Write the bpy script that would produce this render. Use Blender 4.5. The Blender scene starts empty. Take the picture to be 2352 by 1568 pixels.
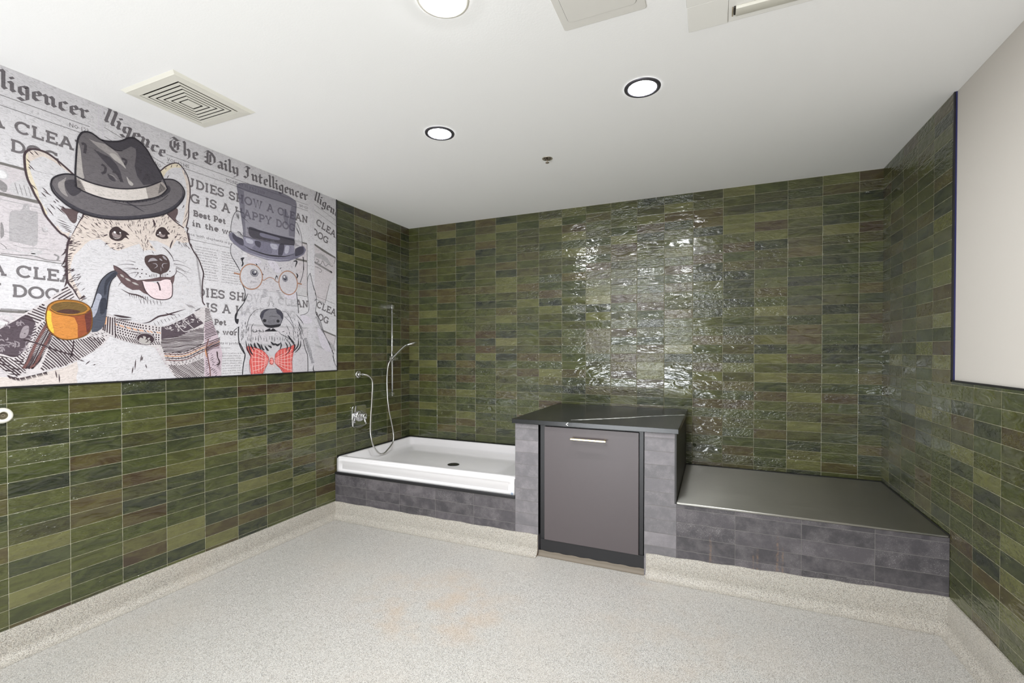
import bpy, bmesh, math, random
from mathutils import Vector, Matrix
from mathutils.geometry import tessellate_polygon
S = bpy.context.scene
C = S.collection
random.seed(7)
PI = math.pi

# ---------------------------------------------------------------- camera
F_PX, YAW, PITCH = 1062.28, 0.41, -0.0107
CX, CY, CH = 2.7908, -3.8159, 1.333
cd = bpy.data.cameras.new('camera')
cam = bpy.data.objects.new('camera', cd)
C.objects.link(cam)
cam.location = (CX, CY, CH)
cam.rotation_euler = (PI/2 + PITCH, 0, YAW)
cd.sensor_fit = 'HORIZONTAL'
cd.sensor_width = 36
cd.lens = F_PX/2352*36
cd.shift_x = -(1179.2-1176)/2352
cd.shift_y = (817.3-784)/2352
cd.clip_start = .02
S.camera = cam

# ---------------------------------------------------------------- light and exposure
w = bpy.data.worlds.new('world')
S.world = w
w.use_nodes = True
bg = w.node_tree.nodes['Background']
bg.inputs[0].default_value = (.93, .975, 1.0, 1)
bg.inputs[1].default_value = WORLD_STRENGTH = 1.2
LAMP_EMISSION = 235.0
# added unseen fill light, low behind the camera and turned up to the ceiling
sd = bpy.data.lights.new('fill_lamp', 'AREA'); sd.shape = 'RECTANGLE'; sd.size = 1.8; sd.size_y = 1.0
sd.energy = FILL_ENERGY = 138.0; sd.color = (.93, .97, 1)
so = bpy.data.objects.new('fill_lamp', sd); C.objects.link(so)
so.location = (1.45, -5.7, .06); so.rotation_euler = (PI-math.radians(32), 0, 0)
S.view_settings.view_transform = 'Standard'
S.view_settings.look = 'None'
S.view_settings.gamma = 1
S.view_settings.use_curve_mapping = False
S.view_settings.exposure = 0.58

# room: back wall y=0, left wall x=0, right wall x=XR, floor z=0
XR, ZC, YF, YREAR = 3.819, 2.548, -.988, -7.6
MURAL_Y, MURAL_Z = -.972, 1.180

# ---------------------------------------------------------------- helpers
WL = {}
def lin(c):
    return tuple((v/255/12.92 if v/255 <= .04045 else ((v/255+.055)/1.055)**2.4) for v in c)+(1,)

class MB:
    def __init__(s): s.v = []; s.f = []; s.m = []; s.sm = []
    def add(s, vs, fs, m=0, smooth=False):
        b = len(s.v); s.v += [tuple(v) for v in vs]
        for f in fs: s.f.append(tuple(i+b for i in f)); s.m.append(m); s.sm.append(smooth)
        return s
    def box(s, x0, x1, y0, y1, z0, z1, m=0):
        return s.add([(x, y, z) for z in (z0, z1) for y in (y0, y1) for x in (x0, x1)],
                     [(0,2,3,1), (4,5,7,6), (0,1,5,4), (2,6,7,3), (0,4,6,2), (1,3,7,5)], m)
    def prism(s, pts, axis, a, b, m=0, smooth=False):
        """closed 2-D outline extruded along axis from a to b"""
        n = len(pts)
        def P(p, t):
            return {'x': (t, p[0], p[1]), 'y': (p[0], t, p[1]), 'z': (p[0], p[1], t)}[axis]
        vs = [P(p, a) for p in pts]+[P(p, b) for p in pts]
        fs = [(i, (i+1) % n, n+(i+1) % n, n+i) for i in range(n)]
        s.add(vs, fs, m, smooth)
        s.add(vs, [tuple(range(n))[::-1], tuple(range(n, 2*n))], m)
        return s
    def lathe(s, prof, origin, axis='z', n=40, m=0, smooth=True, closed=False):
        """profile of (radius, height) spun about an axis through origin"""
        ox, oy, oz = origin; k = len(prof); vs = []
        for j in range(n):
            a = 2*PI*j/n; c, q = math.cos(a), math.sin(a)
            for r, h in prof:
                if axis == 'z': vs.append((ox+r*c, oy+r*q, oz+h))
                elif axis == 'x': vs.append((ox+h, oy+r*c, oz+r*q))
                else: vs.append((ox+r*c, oy+h, oz+r*q))
        fs = []
        for j in range(n):
            j2 = (j+1) % n
            for i in range(k-1 if not closed else k):
                i2 = (i+1) % k
                fs.append((j*k+i, j2*k+i, j2*k+i2, j*k+i2))
        return s.add(vs, fs, m, smooth)
    def tube(s, path, r, n=12, m=0, cap=True):
        path = [Vector(p) for p in path]; rr = r if isinstance(r, (list, tuple)) else [r]*len(path)
        up = Vector((0, 0, 1)); vs = []; prev = None
        for i, p in enumerate(path):
            t = (path[min(i+1, len(path)-1)]-path[max(i-1, 0)]).normalized()
            if prev is None:
                a = up if abs(t.dot(up)) < .95 else Vector((1, 0, 0))
                u = t.cross(a).normalized()
            else:
                u = (prev-t*prev.dot(t)).normalized()
            prev = u; v = t.cross(u)
            for j in range(n):
                a = 2*PI*j/n
                vs.append(p+(u*math.cos(a)+v*math.sin(a))*rr[i])
        fs = []
        for i in range(len(path)-1):
            for j in range(n):
                fs.append((i*n+j, i*n+(j+1) % n, (i+1)*n+(j+1) % n, (i+1)*n+j))
        s.add(vs, fs, m, True)
        if cap:
            e = len(path)-1
            s.add(vs, [tuple(range(n))[::-1], tuple(e*n+j for j in range(n))], m)
        return s
    def build(s, name, mats, parent=None, bevel=0, seg=2, smooth=None, weld=True):
        me = bpy.data.meshes.new(name)
        xs = [v[0] for v in s.v]; ys = [v[1] for v in s.v]; zs = [v[2] for v in s.v]
        org = Vector(((min(xs)+max(xs))/2, (min(ys)+max(ys))/2, min(zs)))
        me.from_pydata([Vector(v)-org for v in s.v], [], s.f)
        if not isinstance(mats, (list, tuple)): mats = [mats]
        for mm in mats: me.materials.append(mm)
        for p, mi, sm in zip(me.polygons, s.m, s.sm):
            p.material_index = mi; p.use_smooth = sm if smooth is None else smooth
        if weld:
            bm = bmesh.new(); bm.from_mesh(me)
            bmesh.ops.remove_doubles(bm, verts=bm.verts, dist=1e-6)
            bmesh.ops.recalc_face_normals(bm, faces=bm.faces)
            bm.to_mesh(me); bm.free()
        o = bpy.data.objects.new(name, me); C.objects.link(o)
        WL[o.name] = org.copy()
        if parent is not None:
            o.parent = parent; o.location = org-WL[parent.name]
        else: o.location = org
        if bevel:
            b = o.modifiers.new('bevel', 'BEVEL'); b.width = bevel; b.segments = seg
            b.limit_method = 'ANGLE'; b.angle_limit = math.radians(40); b.harden_normals = False
            for p in me.polygons: p.use_smooth = True
            try: me.set_sharp_from_angle(angle=math.radians(38))
            except Exception: pass
        return o

def tag(o, label=None, cat=None, group=None, kind=None):
    if label: o['label'] = label
    if cat: o['category'] = cat
    if group: o['group'] = group
    if kind: o['kind'] = kind
    return o
def thing(name, loc, label, cat, group=None):
    o = bpy.data.objects.new(name, None); C.objects.link(o)
    o.empty_display_size = .05
    o.location = loc; WL[o.name] = Vector(loc)
    return tag(o, label, cat, group)
def struct(o): o['kind'] = 'structure'; return o

# ---------------------------------------------------------------- materials
class NT:
    def __init__(s, name):
        s.mat = bpy.data.materials.new(name); s.mat.use_nodes = True
        s.t = s.mat.node_tree; s.b = s.t.nodes['Principled BSDF']
    def n(s, typ, **kw):
        o = s.t.nodes.new(typ)
        for k, v in kw.items():
            if k[0] == 'i' and k[1:].isdigit(): s.set(o.inputs[int(k[1:])], v)
            elif hasattr(o, k): setattr(o, k, v)
            else: s.set(o.inputs[k.replace('_', ' ')], v)
        return o
    def set(s, sock, v):
        if hasattr(v, 'is_output'): s.t.links.new(v, sock)
        else: sock.default_value = v
    def m(s, op, a, b=None, c=None, clamp=False):
        o = s.t.nodes.new('ShaderNodeMath'); o.operation = op; o.use_clamp = clamp
        s.set(o.inputs[0], a)
        if b is not None: s.set(o.inputs[1], b)
        if c is not None: s.set(o.inputs[2], c)
        return o.outputs[0]
    def comb(s, x, y, z=0.0):
        o = s.t.nodes.new('ShaderNodeCombineXYZ'); s.set(o.inputs[0], x); s.set(o.inputs[1], y); s.set(o.inputs[2], z)
        return o.outputs[0]
    def noise(s, vec, scale, detail=2.0, rough=.5, dist=0.0):
        o = s.t.nodes.new('ShaderNodeTexNoise'); s.set(o.inputs['Vector'], vec)
        o.inputs['Scale'].default_value = scale; o.inputs['Detail'].default_value = detail
        o.inputs['Roughness'].default_value = rough; o.inputs['Distortion'].default_value = dist
        return o.outputs['Fac']
    def ramp(s, fac, stops, interp='LINEAR'):
        o = s.t.nodes.new('ShaderNodeValToRGB'); s.set(o.inputs[0], fac); cr = o.color_ramp; cr.interpolation = interp
        while len(cr.elements) < len(stops): cr.elements.new(.5)
        for e, (p, c) in zip(cr.elements, stops): e.position = p; e.color = c
        return o.outputs[0]
    def mix(s, fac, a, b, blend='MIX'):
        o = s.t.nodes.new('ShaderNodeMix'); o.data_type = 'RGBA'; o.blend_type = blend
        s.set(o.inputs[0], fac); s.set(o.inputs[6], a); s.set(o.inputs[7], b)
        return o.outputs[2]
    def step(s, x, lo, hi):
        o = s.t.nodes.new('ShaderNodeMapRange'); o.interpolation_type = 'SMOOTHSTEP'
        s.set(o.inputs[0], x); o.inputs[1].default_value = lo; o.inputs[2].default_value = hi
        return o.outputs[0]
    def pos(s):
        g = s.t.nodes.new('ShaderNodeNewGeometry'); sp = s.t.nodes.new('ShaderNodeSeparateXYZ')
        s.t.links.new(g.outputs['Position'], sp.inputs[0])
        return g.outputs['Position'], sp.outputs[0], sp.outputs[1], sp.outputs[2]
    def white(s, vec):
        o = s.t.nodes.new('ShaderNodeTexWhiteNoise'); o.noise_dimensions = '3D'; s.set(o.inputs[0], vec)
        sp = s.t.nodes.new('ShaderNodeSeparateColor'); s.t.links.new(o.outputs['Color'], sp.inputs[0])
        return sp.outputs[0], sp.outputs[1], sp.outputs[2]
    def bump(s, h, strength=1.0, dist=1.0):
        o = s.t.nodes.new('ShaderNodeBump'); s.set(o.inputs['Height'], h)
        o.inputs['Strength'].default_value = strength; o.inputs['Distance'].default_value = dist
        s.t.links.new(o.outputs[0], s.b.inputs['Normal'])
    def out(s, **kw):
        for k, v in kw.items(): s.set(s.b.inputs[k.replace('_', ' ')], v)
        return s.mat

def plain(name, rgb, rough=.5, metal=0.0, spec=.5, bump=None, coat=0.0):
    t = NT(name); t.out(Base_Color=lin(rgb), Roughness=rough, Metallic=metal, Specular_IOR_Level=spec, Coat_Weight=coat)
    if bump:
        p = t.pos()[0]; t.bump(t.noise(p, bump[0], 3), 1.0, bump[1])
    return t.mat

def green_tile(name, axis, u0, seed, z0=.0092, tw=.21, th=.0686):
    t = NT(name); P, x, y, z = t.pos(); u = x if axis == 'x' else y
    a = t.m('DIVIDE', t.m('SUBTRACT', u, u0), tw); b = t.m('DIVIDE', t.m('SUBTRACT', z, z0), th)
    ia = t.m('FLOOR', a); ib = t.m('FLOOR', b); fa = t.m('SUBTRACT', a, ia); fb = t.m('SUBTRACT', b, ib)
    r1, r2, r3 = t.white(t.comb(ia, ib, seed)); r4, r5, r6 = t.white(t.comb(ia, ib, seed+5.5))
    da = t.m('MULTIPLY', t.m('MINIMUM', fa, t.m('SUBTRACT', 1.0, fa)), tw)
    db = t.m('MULTIPLY', t.m('MINIMUM', fb, t.m('SUBTRACT', 1.0, fb)), th)
    wob = t.m('MULTIPLY', t.m('SUBTRACT', t.noise(P, 60, 2), .5), .0016)
    d = t.m('ADD', t.m('MINIMUM', da, db), wob)
    body = t.step(d, .0006, .0014)
    # a shifted texture space for each tile so the glaze never continues across a joint
    off = t.n('ShaderNodeVectorMath', operation='ADD')
    t.set(off.inputs[0], P); t.set(off.inputs[1], t.comb(t.m('MULTIPLY', r4, 9.0), t.m('MULTIPLY', r5, 9.0), t.m('MULTIPLY', r6, 9.0)))
    st = t.n('ShaderNodeVectorMath', operation='MULTIPLY'); t.set(st.inputs[0], off.outputs[0]); st.inputs[1].default_value = (.55, .55, 1.5)
    Q = st.outputs[0]
    cloud = t.noise(Q, 17, 5, .62, .6); fine = t.noise(Q, 95, 3, .6)
    base = t.ramp(r1, [(0, lin((35, 42, 36))), (.10, lin((49, 55, 41))), (.28, lin((57, 65, 36))), (.50, lin((73, 76, 41))),
                       (.66, lin((59, 59, 39))), (.76, lin((83, 73, 45))), (.84, lin((65, 49, 37))), (.92, lin((91, 93, 53))), (1, lin((107, 105, 67)))])
    light = t.mix(.55, base, lin((106, 109, 62)))
    dark = t.mix(.55, base, lin((44, 42, 29)))
    c = t.mix(t.step(cloud, .36, .64), dark, light)
    c = t.mix(.45, base, c)
    c = t.mix(t.m('MULTIPLY', t.step(fine, .56, .72), .35), c, lin((60, 50, 30)))
    grout = t.mix(t.noise(P, 40, 2), lin((152, 149, 122)), lin((176, 173, 146)))
    col = t.mix(body, grout, c)
    wavy = t.noise(Q, 17, 2, .5, .8); ripple = t.noise(Q, 60, 2, .5, .5)
    rough_tile = t.step(r3, .30, .95)
    h = t.m('MULTIPLY', wavy, .0054)
    h = t.m('ADD', h, t.m('ADD', t.m('MULTIPLY', t.m('MULTIPLY', ripple, .0050), t.m('ADD', .12, rough_tile)), t.m('MULTIPLY', t.m('MULTIPLY', t.noise(Q, 150, 2, .5), .0012), t.m('ADD', .15, rough_tile))))
    tilt = t.m('ADD', t.m('MULTIPLY', t.m('MULTIPLY', t.m('SUBTRACT', r2, .5), fa), tw*.012), t.m('MULTIPLY', t.m('MULTIPLY', t.m('SUBTRACT', r5, .5), fb), th*.03))
    h = t.m('ADD', h, tilt)
    edge = t.m('MULTIPLY', t.step(d, .0006, .0035), .0007)
    h = t.m('ADD', t.m('MULTIPLY', h, body), edge)
    t.bump(h, 1.0, 1.0)
    t.out(Base_Color=col, Roughness=t.m('SUBTRACT', .62, t.m('MULTIPLY', body, .53)), Specular_IOR_Level=.78)
    return t.mat

def dark_tile(name, axis, u0, tw=.315, th=.0802, z0=.0214, seed=3.3, onecol=False, rust=False, lift=0):
    t = NT(name); P, x, y, z = t.pos(); u = x if axis == 'x' else y
    a = t.m('DIVIDE', t.m('SUBTRACT', u, u0), tw); b = t.m('DIVIDE', t.m('SUBTRACT', z, z0), th)
    ia = t.m('FLOOR', a); ib = t.m('FLOOR', b); fa = t.m('SUBTRACT', a, ia); fb = t.m('SUBTRACT', b, ib)
    r1, r2, r3 = t.white(t.comb(ia, ib, seed))
    da = t.m('MULTIPLY', t.m('MINIMUM', fa, t.m('SUBTRACT', 1.0, fa)), tw)
    db = t.m('MULTIPLY', t.m('MINIMUM', fb, t.m('SUBTRACT', 1.0, fb)), th)
    d = db if onecol else t.m('MINIMUM', da, db)
    body = t.step(d, .0006, .0014)
    off = t.n('ShaderNodeVectorMath', operation='ADD')
    t.set(off.inputs[0], P); t.set(off.inputs[1], t.comb(t.m('MULTIPLY', r1, 9.0), t.m('MULTIPLY', r2, 9.0), t.m('MULTIPLY', r3, 9.0)))
    Q = off.outputs[0]
    base = t.ramp(r1, [(0, lin((70+lift, 67+lift, 70+lift))), (.5, lin((82+lift, 78+lift, 82+lift))), (1, lin((96+lift, 91+lift, 95+lift)))])
    cloud = t.noise(Q, 11, 5, .65); speck = t.noise(Q, 260, 3, .7)
    c = t.mix(t.step(cloud, .38, .68), t.mix(.3, base, lin((52, 50, 54))), t.mix(.3, base, lin((130, 124, 126))))
    sp = t.m('MULTIPLY', t.step(speck, .56, .70), t.m('ADD', .12, t.m('MULTIPLY', t.step(t.m('ADD', cloud, t.m('MULTIPLY', r3, .25)), .55, .85), .8)))
    c = t.mix(sp, c, lin((168, 164, 166)))
    if rust:
        for xc, wd, zt in ((2.775, .006, .30), (3.105, .006, .36), (3.13, .004, .30), (3.01, .005, .26), (2.99, .004, .25)):
            dx = t.m('ABSOLUTE', t.m('SUBTRACT', x, t.m('ADD', xc, t.m('MULTIPLY', t.m('SUBTRACT', t.noise(P, 30, 2), .5), .008))))
            mk = t.m('MULTIPLY', t.m('SUBTRACT', 1.0, t.step(dx, wd*.4, wd*1.5)), t.m('SUBTRACT', 1.0, t.step(z, zt-.05, zt+.01)))
            mk = t.m('MULTIPLY', mk, t.step(t.noise(P, 55, 3, .7), .36, .62))
            c = t.mix(t.m('MULTIPLY', mk, .40), c, lin((146, 116, 92)))
    col = t.mix(body, lin((128, 124, 122)), c)
    h = t.m('ADD', t.m('MULTIPLY', t.noise(Q, 45, 4, .6), .0009), t.m('MULTIPLY', body, .0012))
    t.bump(h, 1.0, 1.0)
    t.out(Base_Color=col, Roughness=.5, Specular_IOR_Level=.45)
    return t.mat

def epoxy(name, shade=(1, 1, 1, 1)):
    t = NT(name); P, x, y, z = t.pos()
    def cells(scale, seed):
        v = t.n('ShaderNodeTexVoronoi', feature='F1'); t.set(v.inputs['Vector'], P); v.inputs['Scale'].default_value = scale
        sp = t.n('ShaderNodeSeparateColor'); t.t.links.new(v.outputs['Color'], sp.inputs[0])
        return sp.outputs[0], sp.outputs[1], v.outputs['Distance']
    a1, a2, ad = cells(470, 0); b1, b2, bd = cells(700, 1)
    c = t.ramp(b1, [(0, lin((204, 201, 195))), (.45, lin((218, 215, 210))), (.75, lin((194, 190, 184))), (1, lin((178, 173, 165)))])
    c = t.mix(t.m('MULTIPLY', t.step(a1, .76, .80), .64), c, lin((108, 106, 104)))
    c = t.mix(t.m('MULTIPLY', t.step(a2, .88, .90), .72), c, lin((150, 138, 122)))
    c = t.mix(t.m('MULTIPLY', t.step(b2, .90, .93), .8), c, lin((84, 84, 84)))
    # worn tan stains, with a shape of their own
    def blob(cx, cy, rx, ry):
        q = t.m('ADD', t.m('POWER', t.m('DIVIDE', t.m('SUBTRACT', x, cx), rx), 2.0), t.m('POWER', t.m('DIVIDE', t.m('SUBTRACT', y, cy), ry), 2.0))
        return t.m('SUBTRACT', 1.0, t.step(q, .1, 1.0))
    s1 = t.m('MAXIMUM', t.m('MAXIMUM', blob(1.45, -1.75, .55, .45), blob(2.45, -1.13, .10, .06)), t.m('MULTIPLY', blob(2.6, -1.6, .5, .5), .35))
    st = t.m('MULTIPLY', s1, t.step(t.noise(P, 5.5, 5, .6), .40, .68))
    c = t.mix(t.m('MULTIPLY', st, .34), c, lin((196, 164, 128)))
    low = t.noise(P, 1.6, 4, .6)
    c = t.mix(t.m('MULTIPLY', t.step(low, .45, .75), .22), c, lin((200, 186, 172)))
    c = t.mix(1.0, c, shade, 'MULTIPLY')
    h = t.m('MULTIPLY', t.noise(P, 300, 2), .0007)
    t.bump(h, 1.0, 1.0)
    t.out(Base_Color=c, Roughness=.42, Specular_IOR_Level=.4)
    return t.mat

def steel(name):
    t = NT(name); P, x, y, z = t.pos()
    m = t.n('ShaderNodeVectorMath', operation='MULTIPLY'); t.set(m.inputs[0], P); m.inputs[1].default_value = (3, 260, 260)
    g = t.noise(m.outputs[0], 1.0, 3)
    sc = t.noise(P, 7, 5, .7)
    t.out(Base_Color=t.mix(g, lin((158, 156, 150)), lin((182, 180, 174))), Metallic=1.0,
          Roughness=t.m('ADD', .30, t.m('ADD', t.m('MULTIPLY', g, .10), t.m('MULTIPLY', sc, .08))))
    t.out(Anisotropic=.85, Anisotropic_Rotation=.25); t.set(t.b.inputs['Tangent'], t.comb(1.0, 0.0, 0.0))
    return t.mat

def paint(name, rgb, bump=.0003):
    t = NT(name); P = t.pos()[0]
    t.bump(t.m('MULTIPLY', t.noise(P, 140, 3), bump), 1, 1)
    return t.out(Base_Color=lin(rgb), Roughness=.75, Specular_IOR_Level=.25)

def lamp(name, e, rgb=(.955, .98, 1)):
    t = NT(name)
    return t.out(Base_Color=(.9, .9, .9, 1), Emission_Color=rgb+(1,), Emission_Strength=e)

M_CEIL = paint('ceiling_paint', (249, 248, 247))
M_WALLP = paint('wall_paint', (208, 202, 195))
M_GL = green_tile('green_tile_left', 'y', -.1329-.21*40, 1.0)
M_GB = green_tile('green_tile_back', 'x', .1169-.21*4, 2.0)
M_GR = green_tile('green_tile_right', 'y', -.1452-.21*40, 3.0)
M_DT = dark_tile('dark_tile_plinth', 'x', 0.0)
M_DTB = dark_tile('dark_tile_bench', 'x', 2.585, rust=True)
M_DTP = dark_tile('dark_tile_pier', 'x', 1.5, tw=.85, onecol=True, seed=7.7, lift=52)
M_EPX = epoxy('quartz_epoxy', (.92, .925, .93, 1))
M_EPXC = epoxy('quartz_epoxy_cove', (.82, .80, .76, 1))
M_STEEL = steel('brushed_steel')
M_CHROME = plain('chrome', (222, 222, 224), .06, 1.0)
M_HOSE = plain('hose_metal', (205, 203, 200), .28, 1.0)
M_BLACK = plain('black_laminate', (30, 29, 32), .38)
M_TRIM = plain('black_trim', (28, 27, 29), .4)
M_CAULK = plain('black_sealant', (24, 24, 22), .5)
M_FILM = plain('blue_film', (36, 38, 88), .4)
M_DOOR = plain('taupe_laminate', (86, 78, 80), .42, bump=(180, .0001))
M_BRASS = plain('brushed_brass', (224, 208, 158), .3, 1.0)
M_PORC = plain('white_acrylic', (232, 229, 230), .12, 0, .5)
M_WHITEP = plain('white_plastic', (226, 223, 212), .4)
M_PANEL = plain('panel_white', (240, 238, 233), .5)
M_HATCH = plain('hatch_white', (224, 221, 215), .6)
M_DARKHOLE = plain('dark_duct', (52, 46, 38), .8)
M_RING = plain('dark_grey_ring', (92, 90, 96), .35, .6)
M_LAMP = lamp('lamp_lens', LAMP_EMISSION)
M_PUT = plain('cove_edge_trim', (138, 122, 106), .6)
# ================================================================ setting
struct(MB().box(-.12, XR+.13, YREAR, .12, -.12, 0).build('floor', M_EPX))
struct(MB().box(-.12, XR+.13, YREAR, .12, ZC, ZC+.1).build('ceiling', M_CEIL))
struct(MB().box(-.12, 0, YREAR, .12, 0, ZC).build('wall_left', M_GL))
struct(MB().box(0, XR, 0, .12, 0, ZC).build('wall_back', M_GB))
GX0, GX1, GZ0, GZ1 = .15, 2.25, .10, 2.35          # unseen glazed opening added behind the camera to let in fill light
rw = MB()
for x0, x1, z0, z1 in ((-.12, GX0, 0, ZC), (GX1, XR+.13, 0, ZC), (GX0, GX1, GZ1, ZC), (GX0, GX1, 0, GZ0)):
    rw.box(x0, x1, YREAR-.12, YREAR, z0, z1)
struct(rw.build('wall_rear', M_WALLP, weld=False))
df = MB()
for x in (GX0, (GX0+GX1)/2-.02, GX1-.04): df.box(x, x+.04, YREAR-.10, YREAR-.02, GZ0, GZ1)
df.box(GX0, GX1, YREAR-.10, YREAR-.02, GZ0, GZ0+.04).box(GX0, GX1, YREAR-.10, YREAR-.02, GZ1-.04, GZ1)
struct(df.build('added_window_1', M_BLACK, weld=False))
b = MB().box(XR+.010, XR+.13, YREAR, .12, 0, ZC, 0)
b.box(XR, XR+.010, -.980, 0, 0, ZC, 1).box(XR, XR+.010, YREAR, -.980, 0, 1.188, 1)
struct(b.build('wall_right', [M_WALLP, M_GR], weld=False))
# metal tile trims at the paint edge, the protective film still on the upright
struct(MB().box(XR-.0015, XR+.0098, -.992, -.981, 1.188, ZC-.0005, 0).box(XR+.004, XR+.0098, -.9935, -.992, 1.190, ZC-.0005, 1).build('trim_1', [M_TRIM, M_FILM], weld=False))
struct(MB().box(XR-.0015, XR+.0098, YREAR, -.981, 1.188, 1.1965).build('trim_2', M_TRIM))

def cove(axis, a0, a1, wall, out, h0, h1, name, t=.010, r=.045, mats=None):
    """a coved skirting swept along axis; wall = plane coordinate, out = +1/-1 into the room"""
    n = 8; L = 24; b = MB(); k = n+4
    vs = []
    for i in range(L+1):
        f = i/L; h = h0+(h1-h0)*f; a = a0+(a1-a0)*f
        hh = h+.0025*math.sin(i*1.7)*(0 < i < L)
        prof = [(0.0002, .0), (0.0002, hh), (t*.8, hh), (t, hh-.003)]
        for j in range(n+1):
            q = PI/2*j/n
            prof.append((t+r*(1-math.cos(q)), .0006+r*(1-math.sin(q))))
        prof[-1] = (prof[-1][0], .0006)
        for p, zz in prof:
            c = wall+out*p
            vs.append((a, c, zz) if axis == 'x' else (c, a, zz))
    k = len(prof)
    fs = []
    for i in range(L):
        for j in range(k-1):
            fs.append((i*k+j, (i+1)*k+j, (i+1)*k+j+1, i*k+j+1))
    b.add(vs, fs, 0, False)
    b.add(vs, [tuple(range(k)), tuple(L*k+j for j in range(k))[::-1]], 1)
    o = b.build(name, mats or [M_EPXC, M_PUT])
    o.data.set_sharp_from_angle(angle=math.radians(35))
    for p in o.data.polygons: p.use_smooth = True
    return struct(o)
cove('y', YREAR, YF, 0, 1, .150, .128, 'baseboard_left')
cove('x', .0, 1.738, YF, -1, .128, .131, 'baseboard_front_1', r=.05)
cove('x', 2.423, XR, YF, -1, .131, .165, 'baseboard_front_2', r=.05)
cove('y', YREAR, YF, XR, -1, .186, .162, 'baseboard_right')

# ================================================================ left: tray plinth and tray
pl = thing('tiled_plinth', (.8, YF, 0), 'low plinth of dark grey tiles carrying the white shower tray', 'plinth')
MB().box(.001, 1.574, YF, -.004, .0, .346).build('tiled_front', M_DT, pl)
MB().box(.001, 1.574, YF-.006, -.004, .346, .365).build('ledge', M_BLACK, pl, bevel=.002)

tr = thing('shower_tray', (.8, -.5, .365), 'white acrylic shower tray on the dark tiled plinth', 'shower tray')
def tray():
    x0, x1, y0, y1, z0, z1 = .008, 1.570, -.972, -.010, .3652, .486
    m = MB()
    # plan rings from outside bottom to the basin floor
    def ring(ix0, ix1, iy0, iy1, z, rad, n=6):
        out = []
        for (cx, cy, a0) in ((ix1-rad, iy1-rad, 0), (ix0+rad, iy1-rad, PI/2), (ix0+rad, iy0+rad, PI), (ix1-rad, iy0+rad, 3*PI/2)):
            for j in range(n+1):
                a = a0+PI/2*j/n
                out.append((cx+rad*math.cos(a), cy+rad*math.sin(a), z))
        return out
    rb = .006
    spec = [(0, z0, .004)]
    # outside face, top roll, inside slope
    spec += [(0, z1-.014, .010), (.002, z1-.007, .012), (.006, z1-.002, .014), (.013, z1, .016)]
    rings = [ring(x0+d, x1-d, y0+d, y1-d, z, r) for d, z, r in spec]
    fl = [(.050, .052, .030, .040, z1-.001, .030), (.056, .060, .036, .046, z1-.008, .034), (.075, .085, .060, .066, z1-.058, .05), (.088, .100, .075, .080, z1-.064, .06), (.30, .30, .25, .25, z1-.068, .1)]
    for l, r_, f, bk, z, rad in fl:
        rings.append(ring(x0+l*.75, x1-r_*.75, y0+f*1.35, y1-bk*.7, z, rad))
    n = len(rings[0]); vs = [p for r in rings for p in r]; fs = []
    for i in range(len(rings)-1):
        for j in range(n):
            fs.append((i*n+j, i*n+(j+1) % n, (i+1)*n+(j+1) % n, (i+1)*n+j))
    e = (len(rings)-1)*n
    fs.append(tuple(e+j for j in range(n))); fs.append(tuple(range(n))[::-1])
    m.add(vs, fs, 0, True)
    # raised surround of the sunk panel on the front face: two rolls and two ends
    yf = y0
    zz = [.3655, .384, .391, .444, .452, z1-.012]
    yy = [-.009, -.009, .001, .001, -.009, -.005]
    def strip(xa, xb, ya):
        pass
    xs = [(x0+.004, 1), (x0+.030, 1), (x0+.055, 0), (x1-.055, 0), (x1-.030, 1), (x1-.004, 1)]
    vs = []
    for xx, full in xs:
        for z, d in zip(zz, yy):
            dd = d
            if full and z in (.391, .444): dd = -.009
            vs.append((xx, yf+dd, z))
    k = len(zz); fs = []
    for i in range(len(xs)-1):
        for j in range(k-1):
            fs.append((i*k+j, (i+1)*k+j, (i+1)*k+j+1, i*k+j+1))
    m.add(vs, fs, 0, True)
    # close the raised skin back to the body
    border = [i*k for i in range(len(xs))]+[(len(xs)-1)*k+j for j in range(1, k)]+[i*k+k-1 for i in range(len(xs)-2, -1, -1)]+[j for j in range(k-2, 0, -1)]
    b2 = [vs[i] for i in border]; nb = len(b2)
    back = [(p[0], yf+.004, p[2]) for p in b2]
    m.add(b2+back, [(i, (i+1) % nb, nb+(i+1) % nb, nb+i) for i in range(nb)], 0, False)
    return m
o = tray().build('basin', M_PORC, tr)
DX, DY = .868, -.603
MB().lathe([(.0, .0), (.046, .0), (.048, .003), (.046, .0045), (.040, .005), (.0, .005)], (DX, DY, .4185), n=40, m=0).build('drain', plain('drain_metal', (98, 98, 100), .3, 1.0), tr)
g = MB()
for k in range(3):
    for j in range(6+6*k):
        a = 2*PI*j/(6+6*k); r = .010+.011*k
        g.lathe([(0, 0), (.0030, 0), (.0030, .0008), (0, .0008)], (DX+r*math.cos(a), DY+r*math.sin(a), .4232), n=8)
g.build('drain_holes', M_CAULK, tr)
MB().lathe([(.0045, 0), (.0075, 0), (.0075, -.0008), (.0045, -.0008)], (1.548, -.9815, .3755), axis='y', n=20, closed=True).build('ring_mark', plain('blue_mark', (58, 112, 160)), tr)
s = MB().box(.001, .008, -.972, -.004, .365, .4905).box(.001, 1.573, -.0098, -.001, .365, .4905)
s.build('sealant', M_CAULK, tr)

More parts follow.
